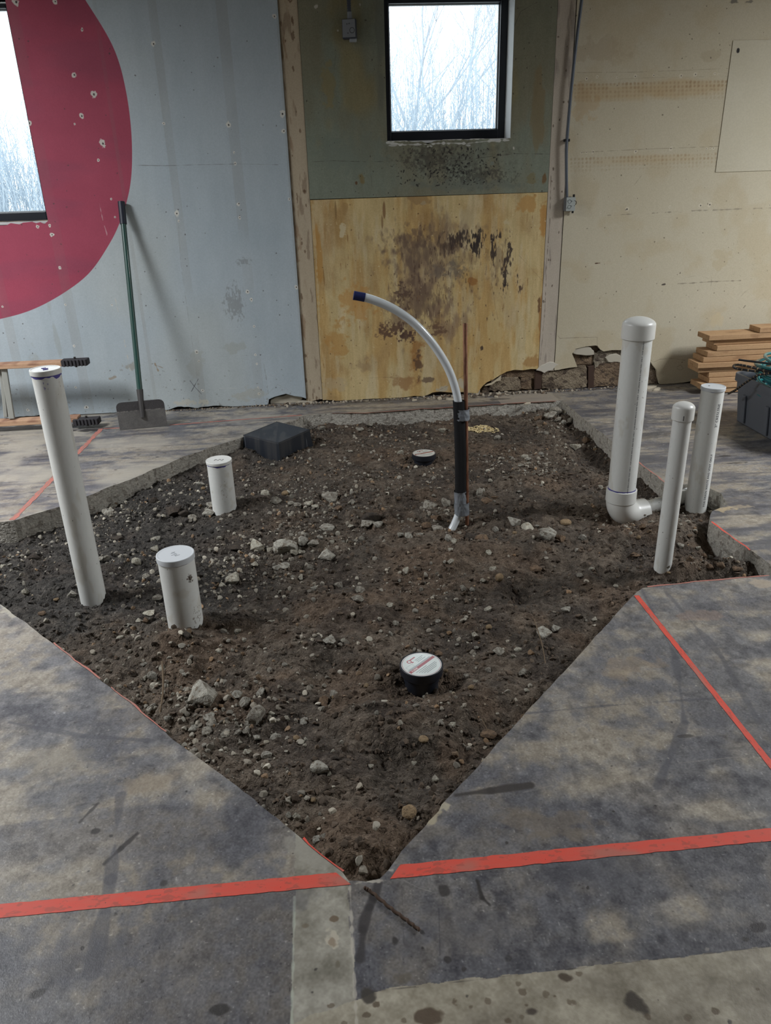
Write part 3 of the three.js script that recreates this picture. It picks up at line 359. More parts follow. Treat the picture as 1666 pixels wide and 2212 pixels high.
// cream wall to the right
const cream = new Paint(1500, 1800, RIGHT_L, 0, 1.85, TOP).fill((x, y) => { const a = fbm(x * 2.2, y * 2.2, 5), b = fbm(x * 7, y * 7 + 8, 4), c = noise(x * 220, y * 220); let q = mixc([184, 174, 150], [192, 184, 164], a); q = mixc(q, [180, 166, 138], smooth(0.5, 0.72, b) * 0.5); const g = (c - 0.5) * 8; return [q[0] + g, q[1] + g, q[2] + g]; });
{ // two rows of faint brown dots left by perforated board
  const row = (ax, ay, bx, by, rows, dy, strength) => { for (let j = 0; j < rows; j++) for (let i = 0; i <= 38; i++) { const t = i / 38, p = onWall(ax + (bx - ax) * t, ay + (by - ay) * t + j * dy); if (noise(i * 0.31 + j * 9, j * 3.7) < 0.16) continue; cream.stain(p.x, p.y, 0.0092, 0.0098, [146, 118, 86], 0.85 * strength * (1 - j / (rows + 0.6)) * (0.6 + 0.7 * noise(i * 0.5, j * 5 + 3)), { fr: 60, hard: 1.0, rough: 0.6 }); } };
  marks2(cream, [[1320, 200, .28, .05, [178, 150, 108], .45, { fr: 6, rough: .5, hard: 2 }], [1480, 190, .24, .05, [178, 150, 108], .45, { fr: 6, rough: .5, hard: 2 }], [1260, 220, .08, .1, [176, 148, 110], .4], [1390, 345, .42, .035, [180, 156, 118], .35, { fr: 5, rough: .4, hard: 2 }]]);
  row(1242, 184, 1569, 176, 5, 8.6, 0.75); row(1234, 344, 1546, 333, 4, 8.4, 0.55); }
for (const [px, py, r] of [[1267, 170, .009], [1290, 166, .007], [1333, 168, .007], [1372, 165, .009], [1412, 163, .007], [1471, 164, .011], [1502, 161, .011], [1544, 159, .008], [1552, 160, .005], [1256, 330, .007], [1267, 329, .006], [1281, 328, .009], [1373, 327, .01], [1449, 321, .011], [1526, 321, .006], [1534, 321, .006], [1541, 320, .008], [1354, 452, .013], [1298, 459, .007], [1513, 444, .012], [1533, 442, .013], [1447, 447, .007], [1662, 443, .006]]) chip(cream, px, py, r, [202, 194, 174]);
marks2(cream, [[1585, 4, .022, .01, [104, 98, 90], .8, { fr: 60 }], [1620, 4, .024, .007, [110, 104, 96], .7, { fr: 60 }], [1540, 120, .05, .03, [160, 144, 118], .3], [1300, 110, .2, .06, [164, 146, 122], .35], [1560, 560, .07, .06, [172, 154, 120], .3], [1545, 690, .05, .05, [200, 184, 150], .5], [1320, 748, .02, .02, [190, 180, 160], .6]]);
cream.stroke(WP([[1246, 157], [1370, 156], [1480, 152], [1573, 148]]), 0.004, [142, 130, 110], 0.6, { gap: 0.3 }).stroke(WP([[1250, 176], [1400, 168], [1572, 165]]), 0.003, [140, 128, 108], 0.5, { gap: 0.45 }).stroke(WP([[1236, 330], [1400, 322], [1560, 316]]), 0.004, [128, 118, 100], 0.65, { gap: 0.25 }).stroke(WP([[1312, 465], [1400, 461], [1500, 455], [1666, 449]]), 0.007, [128, 120, 106], 0.6, { gap: 0.3, jag: 0.9 })
  .stroke(WP([[1430, 615], [1436, 614]]), 0.012, [60, 54, 48], 0.9).stroke(WP([[1436, 614], [1500, 611], [1540, 608], [1600, 606]]), 0.006, [120, 112, 98], 0.65, { gap: 0.3, jag: 0.9 }).stroke(WP([[1286, 569], [1296, 568]]), 0.007, [78, 56, 40], 0.95).stroke(WP([[1538, 590], [1534, 640], [1530, 660]]), 0.004, [110, 102, 90], 0.55, { gap: 0.4 }).stroke(WP([[1480, 600], [1510, 594], [1536, 604]]), 0.002, [130, 122, 106], 0.6).stroke(WP([[1365, 650], [1376, 651]]), 0.004, [206, 202, 190], 0.7)
  .stroke(WP([[1370, 400], [1385, 380]]), 0.005, [140, 130, 112], 0.4).stroke(WP([[1392, 250], [1393, 310]]), 0.002, [140, 130, 112], 0.5, { gap: 0.3 }).stroke(WP([[1402, 775], [1412, 782], [1425, 776], [1450, 774], [1480, 778]]), 0.003, [110, 100, 84], 0.7).stroke(WP([[1205, 725], [1210, 731], [1245, 729], [1290, 728], [1290, 748]]), 0.003, [86, 76, 64], 0.8)
  .stroke(WP([[1600, 640], [1612, 628]]), 0.004, [80, 74, 66], 0.6).stroke(WP([[1606, 665], [1610, 660]]), 0.005, [70, 64, 58], 0.7).stroke(WP([[1463, 792], [1470, 788], [1476, 796], [1468, 800], [1462, 795]]), 0.003, [120, 110, 96], 0.6);
{ const r = seeded(41); for (let i = 0; i < 190; i++) { const x = RIGHT_L + r() * 1.6, y = r() * 2.2, q = 0.0014 + r() * 0.003; cream.stain(x, y, q, q, [66, 56, 46], 0.55, { fr: 200 }); }
  for (let i = 0; i < 60; i++) { const p = onWall(1560 + r() * 100, 520 + r() * 160), a = r() * 6; cream.stroke([[p.x, p.y], [p.x + Math.cos(a) * 0.012, p.y + Math.sin(a) * 0.012]], 0.002, [92, 84, 72], 0.5); } }
const creamTexture = cream.texture();
const hollow = WP([[1207, 799], [1214, 797], [1232, 794], [1247, 792], [1242, 778], [1236, 764], [1244, 753], [1266, 748], [1286, 746], [1291, 747], [1297, 755], [1304, 759], [1322, 756], [1342, 756], [1370, 758], [1392, 764], [1402, 776], [1411, 790], [1419, 800], [1421, 816], [1425, 829]]);
panel('painted_plaster', [[RIGHT_L, hollow[0][1]], ...hollow, [hollow[hollow.length - 1][0] + 0.01, 0.004], ...baseJag(2.2, 3.3, 0.04, 9), [3.3, TOP], [RIGHT_L, TOP]], [], 0.003, 0.03, creamTexture, RIGHT_L, 0, 1.85, TOP);
{ const p = new Paint(256, 256, 0, 0, 1, 0.7).fill((x, y) => { const a = fbm(x * 5, y * 5, 4), c = noise(x * 200, y * 200); const q = mixc([186, 178, 156], [193, 186, 167], a), g = (c - 0.5) * 8; return [q[0] + g, q[1] + g, q[2] + g]; }); p.stain(0.035, 0.605, 0.01, 0.012, [30, 27, 25], 1, { fr: 40, hard: 6, rough: 0.3 }); p.stroke([[0, 0.66], [1, 0.66]], 0.006, [110, 100, 88], 0.6);
  const g = box(0.97, 0.653, 0.006, 2.33 + 0.485, 1.243 + 0.3265, Z + 0.004); planarUV(g, 2.33, 1.243, 1, 0.7); mesh('patch_board', g, new THREE.MeshStandardMaterial({ map: p.texture(), roughness: 0.8 }), wall); }
for (const [x0, x1, y0, y1, c] of [[-4.8, -2.6, 0, TOP, [176, 184, 188]], [3.3, 5.6, 0, TOP, [188, 180, 158]], [-4.8, 5.6, TOP, CEIL, [160, 156, 144]]]) mesh('plain_board', box(x1 - x0, y1 - y0, 0.03, (x0 + x1) / 2, (y0 + y1) / 2, Z - 0.012), std(c, 0.85), wall);

// broken masonry behind the missing plaster: each block, stud and flake a piece
const blockPaints = [[[112, 98, 82], [146, 132, 112]], [[98, 80, 64], [134, 114, 92]], [[120, 110, 96], [160, 150, 132]]].map(([a, b], k) => { const P = new Paint(256, 256, 0, 0, 0.4, 0.4).fill((x, y) => { const n = fbm(x * 14 + k * 30, y * 22, 5), c = noise(x * 300, y * 300 + k), d = fbm(x * 30 + 7, y * 40 + k, 3); let q = mixc(a, b, smooth(0.3, 0.7, n)); q = mixc(q, [62, 50, 42], smooth(0.58, 0.74, d) * 0.7); const g = (c - 0.5) * 18; return [q[0] + g, q[1] + g, q[2] + g]; }); return new THREE.MeshStandardMaterial({ map: P.texture(true), roughness: 0.95, bumpMap: rep(aggregateRelief, 1.5), bumpScale: 0.008 }); });
function piece(name, px, zBack, zFront, mat, rough = 0.014) {
  const pts = WP(px), out = []; for (let i = 0; i < pts.length; i++) { const [ax, ay] = pts[i], [bx, by] = pts[(i + 1) % pts.length], n = Math.max(1, Math.round(Math.hypot(bx - ax, by - ay) / 0.02)); for (let k = 0; k < n; k++) { const x = ax + (bx - ax) * k / n, y = ay + (by - ay) * k / n; out.push([x + (noise(x * 70, y * 70) - 0.5) * rough, Math.max(0.002, y + (noise(x * 70 + 9, y * 70) - 0.5) * rough)]); } }
  const g = new THREE.ExtrudeGeometry(new THREE.Shape(out.map(p => new THREE.Vector2(...p))), { depth: zFront - zBack - 0.004, bevelEnabled: true, bevelThickness: 0.004, bevelSize: 0.003, bevelSegments: 1 }); planarUV(g, 0, 0, 0.4, 0.4); g.translate(0, 0, Z + zBack); return mesh(name, g, mat, wall);
}
piece('masonry_block', [[1040, 851], [1046, 838], [1052, 834], [1057, 850]], -0.05, -0.012, blockPaints[0]);
piece('masonry_block', [[1056, 846], [1064, 825], [1080, 818], [1120, 817], [1126, 830], [1124, 843]], -0.05, -0.012, blockPaints[0]);
piece('masonry_block', [[1080, 817], [1092, 803], [1112, 800], [1156, 800], [1160, 820], [1130, 816]], -0.05, -0.022, blockPaints[1]);
piece('masonry_block', [[1126, 842], [1128, 818], [1148, 820], [1149, 842]], -0.05, -0.016, blockPaints[1]);
piece('masonry_block', [[1173, 840], [1174, 806], [1210, 802], [1250, 794], [1268, 792], [1268, 838], [1220, 842]], -0.05, -0.010, blockPaints[0]);
piece('masonry_block', [[1286, 836], [1285, 800], [1300, 786], [1345, 784], [1347, 835]], -0.05, -0.012, blockPaints[1]);
piece('masonry_block', [[1238, 766], [1262, 767], [1285, 768], [1284, 788], [1246, 792]], -0.05, -0.03, blockPaints[1]);
piece('masonry_block', [[1286, 764], [1304, 760], [1346, 758], [1346, 782], [1306, 784], [1287, 796]], -0.05, -0.018, blockPaints[2]);
piece('masonry_block', [[1398, 778], [1417, 800], [1422, 829], [1398, 831], [1380, 820], [1384, 774]], -0.05, -0.016, blockPaints[0]);
const studMaterial = std([66, 48, 38], 0.9);
piece('wall_stud', [[1272, 838], [1273, 794], [1284, 792], [1284, 838]], -0.05, -0.008, studMaterial, 0.002);
piece('wall_stud', [[1157, 842], [1158, 804], [1172, 806], [1171, 841]], -0.05, -0.012, studMaterial, 0.002);
const flakeMaterial = std([180, 173, 158], 0.9);
piece('plaster_flake', [[1236, 757], [1250, 751], [1272, 749], [1284, 760], [1284, 768], [1262, 767], [1240, 763]], -0.02, -0.004, flakeMaterial);
piece('plaster_flake', [[1312, 774], [1322, 766], [1342, 768], [1342, 784], [1316, 782]], -0.02, -0.006, flakeMaterial);
piece('plaster_flake', [[1160, 801], [1176, 803], [1196, 797], [1205, 786], [1190, 782], [1172, 788]], -0.002, 0.004, std([196, 190, 178], 0.9));
piece('plaster_flake', [[1048, 833], [1066, 827], [1082, 812], [1080, 822], [1060, 832]], -0.012, 0.002, std([190, 178, 154], 0.9));
piece('plaster_flake', [[1004, 849], [1004, 836], [1024, 838], [1036, 840], [1034, 852]], -0.03, -0.004, std([176, 170, 156], 0.9));
piece('plaster_flake', [[584, 876], [586, 866], [606, 858], [622, 855], [652, 861], [650, 874], [618, 878]], -0.05, -0.022, std([186, 178, 162], 0.95));
piece('plaster_flake', [[640, 878], [648, 868], [664, 866], [680, 870], [676, 878]], -0.03, 0.004, std([168, 160, 146], 0.95));

// ---------------------------------------------------------------- windows
const frameMaterial = std([27, 31, 40], 0.38), revealMaterial = std([186, 188, 188], 0.85), glassMaterial = new THREE.MeshPhysicalMaterial({ color: 0xffffff, transmission: 1, roughness: 0.02, thickness: 0, ior: 1.45 });
function windowUnit(name, [x0, y0, x1, y1], [gx0, gy0, gx1, gy1], label) {
  const w = structure(name), zf = Z - 0.175, ox0 = Math.min(x0 - 0.01, gx0 - 0.045), ox1 = gx1 + 0.04, oy0 = Math.min(y0 - 0.01, gy0 - 0.055), oy1 = gy1 + 0.05;
  const bars = [[ox0, oy0, gx0, oy1], [gx1, oy0, ox1, oy1], [gx0, oy0, gx1, gy0], [gx0, gy1, gx1, oy1]];
  for (const [a, b, c, d] of bars) mesh('frame_bar', rbox(c - a, d - b, 0.06, 0.004, (a + c) / 2, (b + d) / 2, zf), frameMaterial, w);
  for (const [a, b, c, d] of [[gx0, gy0, gx0 + 0.006, gy1], [gx1 - 0.006, gy0, gx1, gy1], [gx0, gy0, gx1, gy0 + 0.006], [gx0, gy1 - 0.006, gx1, gy1]]) mesh('glazing_bead', box(c - a, d - b, 0.02, (a + c) / 2, (b + d) / 2, zf - 0.01), std([150, 156, 160], 0.4), w);
  mesh('pane', box(gx1 - gx0, gy1 - gy0, 0.005, (gx0 + gx1) / 2, (gy0 + gy1) / 2, zf - 0.015), glassMaterial, w);
  // plastered reveals
  const d = 0.21, zc = Z - 0.002 - d / 2;
  mesh('reveal', box(0.012, y1 - y0, d, x1 + 0.004, (y0 + y1) / 2, zc), revealMaterial, w); mesh('reveal', box(0.012, y1 - y0, d, x0 - 0.006, (y0 + y1) / 2, zc), revealMaterial, w);
  mesh('reveal', box(x1 - x0, 0.012, d, (x0 + x1) / 2, y1 + 0.006, zc), revealMaterial, w); mesh('reveal', box(x1 - x0, 0.012, d, (x0 + x1) / 2, y0 - 0.008, zc), revealMaterial, w);
  return w;
}
windowUnit('window_1', OPEN_A, [0.468, 1.503, 1.078, 2.116]);
windowUnit('window_2', OPEN_B, [-2.33, 1.147, -1.507, 2.12]);

// ---------------------------------------------------------------- ceiling lamps
const diffuserMaterial = new THREE.MeshStandardMaterial({ color: 0xffffff, emissive: LAMP_COLOR, emissiveIntensity: 2, roughness: 0.6 }), fittingMaterial = std([220, 220, 218], 0.5);
const SKIRT = 0.24, skirtMaterial = std([60, 60, 60], 0.8);
for (const [x, z, power] of LAMPS) {
  const t = thing('ceiling_lamp', 'square ceiling lamp with a deep dark skirt', 'lamp', V(x, LAMP_Y, z), 'ceiling lamps');
  mesh('housing', rbox(LAMP_W + 0.06, 0.035, LAMP_D + 0.06, 0.006, 0, 0.0225, 0), fittingMaterial, t);
  for (const [w, d, px, pz] of [[LAMP_W + 0.06, 0.012, 0, LAMP_D / 2 + 0.022], [LAMP_W + 0.06, 0.012, 0, -LAMP_D / 2 - 0.022], [0.012, LAMP_D + 0.06, LAMP_W / 2 + 0.022, 0], [0.012, LAMP_D + 0.06, -LAMP_W / 2 - 0.022, 0]]) mesh('skirt', box(w, SKIRT, d, px, -SKIRT / 2, pz), skirtMaterial, t); mesh('diffuser', box(LAMP_W, 0.006, LAMP_D, 0, 0.003, 0), diffuserMaterial, t);
  const l = new THREE.RectAreaLight(LAMP_COLOR, power, LAMP_W, LAMP_D); l.position.set(x, LAMP_Y - 0.01, z); l.rotation.x = -Math.PI / 2; scene.add(l);
}
// ---------------------------------------------------------------- soil in the pit
const FEATURES = [];   // [x, z, radius x, radius z, height, turn]
const feature = (px, py, rx, rz, h, turn = 0) => { h *= 1.15; const p = onFloor(px, py, -0.07); FEATURES.push([p.x, p.z, rx, rz, h, turn]); };
feature(790, 1840, .14, .12, .03); feature(600, 1660, .25, .2, .015); feature(440, 1540, .3, .12, .015, .6); feature(230, 1420, .2, .1, .015, .6);
feature(400, 1400, .09, .07, .05); feature(210, 1310, .16, .12, -.012); feature(160, 1250, .2, .12, .02); feature(380, 1170, .25, .12, -.02); feature(300, 1130, .3, .07, -.02); feature(250, 1240, .2, .1, -.02); feature(90, 1170, .3, .1, -.018);
feature(560, 1010, .25, .12, -.012); feature(700, 1060, .3, .15, .01); feature(915, 1010, .1, .07, -.01); feature(800, 940, .5, .14, -.012); feature(1150, 930, .3, .14, -.02); feature(1190, 895, .14, .08, .035); feature(1290, 990, .09, .22, -.03); feature(1390, 1060, .1, .15, -.02);
feature(1420, 1165, .12, .09, .055); feature(1470, 1150, .1, .07, .03); feature(1560, 1180, .06, .12, -.045, .2); feature(1500, 1235, .2, .05, .045); feature(1330, 1140, .14, .1, .012); feature(1590, 1235, .1, .05, .035);
feature(1060, 1185, .2, .08, .028, -.2); feature(1180, 1240, .18, .05, -.022, .5); feature(1130, 1275, .06, .05, -.03); feature(1010, 1225, .05, .035, -.03); feature(990, 1135, .07, .05, -.012);
feature(900, 1460, .15, .13, -.03); feature(880, 1585, .17, .07, .024, -.55); feature(845, 1630, .16, .07, -.022, -.55); feature(800, 1520, .1, .09, .02); feature(700, 1470, .05, .1, -.025); feature(720, 1430, .12, .08, -.015); feature(830, 1430, .1, .08, .012); feature(1030, 1500, .14, .08, .022); feature(1000, 1620, .1, .07, -.02, .7); feature(1090, 1540, .12, .05, -.018, .8); feature(970, 1450, .08, .06, -.008);
feature(620, 1170, .2, .08, .018); feature(700, 1250, .15, .05, -.02); feature(780, 1280, .1, .05, -.012); feature(600, 1330, .3, .1, .01); feature(840, 1290, .2, .09, .012);
feature(1352, 1122, .16, .1, -.035); feature(1500, 1105, .1, .07, -.015);
function soilHeight(x, z) {
  const s = -z; let h = -0.078;
  for (const [fx, fz, rx, rz, a, t] of FEATURES) { let dx = x - fx, dz = z - fz; if (Math.abs(dx) > 0.9 || Math.abs(dz) > 0.9) continue; if (t) { const c = Math.cos(t), q = Math.sin(t), ux = dx * c - dz * q; dz = dx * q + dz * c; dx = ux; } const e = (dx / rx) ** 2 + (dz / rz) ** 2; if (e < 6) h += a * Math.exp(-e); }
  h += (fbm(x * 3.1 + 5, s * 3.1, 3) - 0.5) * 0.04 + (fbm(x * 9 + 2, s * 9 + 7, 3) - 0.5) * 0.058;
  const n = fbm(x * 26 + 60, s * 26, 3); h += (Math.abs(n - 0.5) * -2 + 0.35) * 0.018;
  h += (fbm(x * 75, s * 75 + 30, 3) - 0.5) * 0.010;
  return Math.min(h, -0.012);
}
const SX0 = -1.82, SX1 = 1.68, SZ0 = -4.42, SZ1 = -1.04, CELL = 0.0062;
{ const nx = Math.round((SX1 - SX0) / CELL), nz = Math.round((SZ1 - SZ0) / CELL), pos = new Float32Array((nx + 1) * (nz + 1) * 3), uv = new Float32Array((nx + 1) * (nz + 1) * 2), inside = new Uint8Array((nx + 1) * (nz + 1)), idx = [];
  const map = new Int32Array((nx + 1) * (nz + 1)).fill(-1); let count = 0; const grow = 0.03;
  const test = (x, s) => inPit(x, s) || inPit(x + grow, s) || inPit(x - grow, s) || inPit(x, s + grow) || inPit(x, s - grow);
  for (let j = 0; j <= nz; j += 1) for (let i = 0; i <= nx; i++) { const x = SX0 + i * CELL, z = SZ0 + j * CELL; inside[j * (nx + 1) + i] = (i % 4 === 0 && j % 4 === 0) ? (test(x, -z) ? 1 : 0) : 0; }
  const near = (i, j) => inside[(Math.round(j / 4) * 4 > nz ? Math.floor(nz / 4) * 4 : Math.round(j / 4) * 4) * (nx + 1) + (Math.round(i / 4) * 4 > nx ? Math.floor(nx / 4) * 4 : Math.round(i / 4) * 4)];
  for (let j = 0; j <= nz; j++) for (let i = 0; i <= nx; i++) { if (!near(i, j)) continue; const x = SX0 + i * CELL, z = SZ0 + j * CELL, k = count++; map[j * (nx + 1) + i] = k; pos[k * 3] = x; pos[k * 3 + 1] = soilHeight(x, z); pos[k * 3 + 2] = z; uv[k * 2] = (x - SX0) / (SX1 - SX0); uv[k * 2 + 1] = (-z + SZ1) / (SZ1 - SZ0); }
  for (let j = 0; j < nz; j++) for (let i = 0; i < nx; i++) { const a = map[j * (nx + 1) + i], b = map[j * (nx + 1) + i + 1], c = map[(j + 1) * (nx + 1) + i], d = map[(j + 1) * (nx + 1) + i + 1]; if (a < 0 || b < 0 || c < 0 || d < 0) continue; idx.push(a, c, b, b, c, d); }
  const g = new THREE.BufferGeometry(); g.setAttribute('position', new THREE.BufferAttribute(pos.slice(0, count * 3), 3)); g.setAttribute('uv', new THREE.BufferAttribute(uv.slice(0, count * 2), 2)); g.setIndex(idx); g.computeVertexNormals();
  const P = new Paint(2048, 2048, SX0, -SZ1, SX1 - SX0, SZ1 - SZ0).fill((x, s) => {
    const a = fbm(x * 2.2 + 3, s * 2.2 + 1, 4), b = fbm(x * 8 + 9, s * 8, 4), c = fbm(x * 60, s * 60, 3), e = noise(x * 400, s * 400);
    let q = mixc([71, 63, 55], [91, 80, 69], smooth(0.35, 0.65, b)); const black = smooth(-0.05, -0.7, x + (a - 0.5) * 1.6) * smooth(2.0, 2.5, s + (b - 0.5));
    q = mixc(q, [52, 49, 46], clamp(black * 0.95)); q = mixc(q, [96, 77, 61], smooth(0.55, 0.7, fbm(x * 4 + 50, s * 4, 4)) * 0.55 * (1 - black)); q = mixc(q, [58, 50, 44], smooth(0.56, 0.7, fbm(x * 6 + 80, s * 6, 4)) * 0.6);
    const f2 = noise(x * 230 + 9, s * 230), g = (c - 0.5) * 52 + (e - 0.5) * 30 + (f2 > 0.9 ? 34 : 0) + (f2 < 0.12 ? -16 : 0); return [q[0] + g, q[1] + g * 0.96, q[2] + g * 0.9]; });
  const grain = relief(1024, (u, v) => { const a = tnoise(u, v, 90, 5), b = tnoise(u, v, 230, 6); return 0.5 * smooth(0.3, 0.75, a) + 0.3 * smooth(0.3, 0.8, b) + 0.2 * tnoise(u, v, 500, 7); }, 7, 7);
  const m = mesh('soil', g, new THREE.MeshStandardMaterial({ map: P.texture(), roughness: 1, bumpMap: grain, bumpScale: 0.0035 }), scene); m.userData = { kind: 'stuff', label: 'dark brown dug earth filling the cut-out in the concrete floor', category: 'soil' }; }
function onSoil(px, py) { let y = -0.07, p; for (let i = 0; i < 6; i++) { p = onFloor(px, py, y); y = soilHeight(p.x, p.z); } p.y = y; return p; }
const pxSize = (p) => p.clone().sub(EYE).dot(ray(WIDE / 2, HIGH / 2).normalize()) / FOCAL;   // metres per photo pixel there

// ---------------------------------------------------------------- stones
function rockGeometry(seed, angular, detail = 2) {
  const r = seeded(seed), g = new THREE.IcosahedronGeometry(1, detail), p = g.attributes.position, planes = [];
  if (angular) for (let i = 0; i < 12; i++) { const n = V(r() - 0.5, r() - 0.5, r() - 0.5).normalize(); planes.push([n, 0.42 + r() * 0.3]); }
  const ox = r() * 50, sx = 1, sy = angular ? 0.62 + r() * 0.25 : 0.7 + r() * 0.2, sz = 0.7 + r() * 0.3, v = V(0, 0, 0);
  for (let i = 0; i < p.count; i++) {
    v.fromBufferAttribute(p, i); const n = fbm(v.x * 1.6 + ox, v.y * 1.6 + v.z * 1.9 + ox, 3), n2 = noise(v.x * 5 + ox, v.y * 5 + v.z * 4); v.multiplyScalar(1 + (n - 0.5) * (angular ? 0.5 : 0.25) + (n2 - 0.5) * (angular ? 0.24 : 0.02));
    for (const [q, d] of planes) { const t = v.dot(q); if (t > d) v.addScaledVector(q, (d - t) * 0.92); }
    p.setXYZ(i, v.x * sx, v.y * sy, v.z * sz);
  }
  g.computeBoundingBox(); const c = g.boundingBox.getSize(V(0, 0, 0)); g.scale(1 / c.x, 1 / c.x, 1 / c.x); g.computeVertexNormals();
  const uv = g.attributes.uv, A = V(0, 0, 0), B = V(0, 0, 0), C = V(0, 0, 0), N = V(0, 0, 0);          // each face takes its texture from the side it faces most
  for (let i = 0; i < p.count; i += 3) { A.fromBufferAttribute(p, i); B.fromBufferAttribute(p, i + 1); C.fromBufferAttribute(p, i + 2); N.copy(B).sub(A).cross(C.clone().sub(A)); const ax = Math.abs(N.x), ay = Math.abs(N.y), az = Math.abs(N.z); [A, B, C].forEach((q, k) => uv.setXY(i + k, ...(ay > ax && ay > az ? [q.x, q.z] : ax > az ? [q.y, q.z] : [q.x, q.y]))); }
  return g;   // one wide
}
const ANGULAR = Array.from({ length: 10 }, (_, i) => rockGeometry(100 + i * 7, true, 3)), ROUND = Array.from({ length: 5 }, (_, i) => rockGeometry(300 + i * 7, false, 3));
function stonePaint(a, b, dirt, seed) { const P = new Paint(256, 256, 0, 0, 1, 1).fill((x, y) => { const n = tfbm(x, y, 6, 5, seed), d = tfbm(x, y, 10, 4, seed + 9), c = tnoise(x, y, 100, seed); let q = mixc(a, b, smooth(0.3, 0.7, n)); q = mixc(q, dirt, smooth(0.55, 0.72, d) * 0.8); const g = (c - 0.5) * 26; return [q[0] + g, q[1] + g, q[2] + g]; }); return new THREE.MeshStandardMaterial({ map: P.texture(true), roughness: 0.95, bumpMap: rep(aggregateRelief, 1), bumpScale: 0.003 }); }
const STONE = { g: [stonePaint([150, 146, 136], [188, 184, 173], [116, 104, 90], 1), stonePaint([134, 128, 118], [170, 165, 153], [104, 92, 78], 2)], p: [stonePaint([180, 175, 160], [208, 203, 188], [130, 116, 98], 3)], b: [stonePaint([118, 96, 76], [140, 116, 92], [84, 68, 56], 4)], t: [stonePaint([150, 126, 96], [170, 146, 114], [110, 92, 72], 5)], d: [stonePaint([60, 52, 46], [78, 68, 58], [48, 42, 38], 6)] };
const STONE_TEXT = {
  g: ['grey_stone', 'grey concrete stone', 'loose grey stones on the earth'], p: ['pale_stone', 'pale stone chip', 'pale stone chips on the earth'],
  b: ['brown_stone', 'brown stone', 'brown stones in the earth'], t: ['tan_pebble', 'smooth tan pebble', 'tan pebbles on the earth'], d: ['earth_clod', 'dark earth clod', 'dark clods on the soil'] };
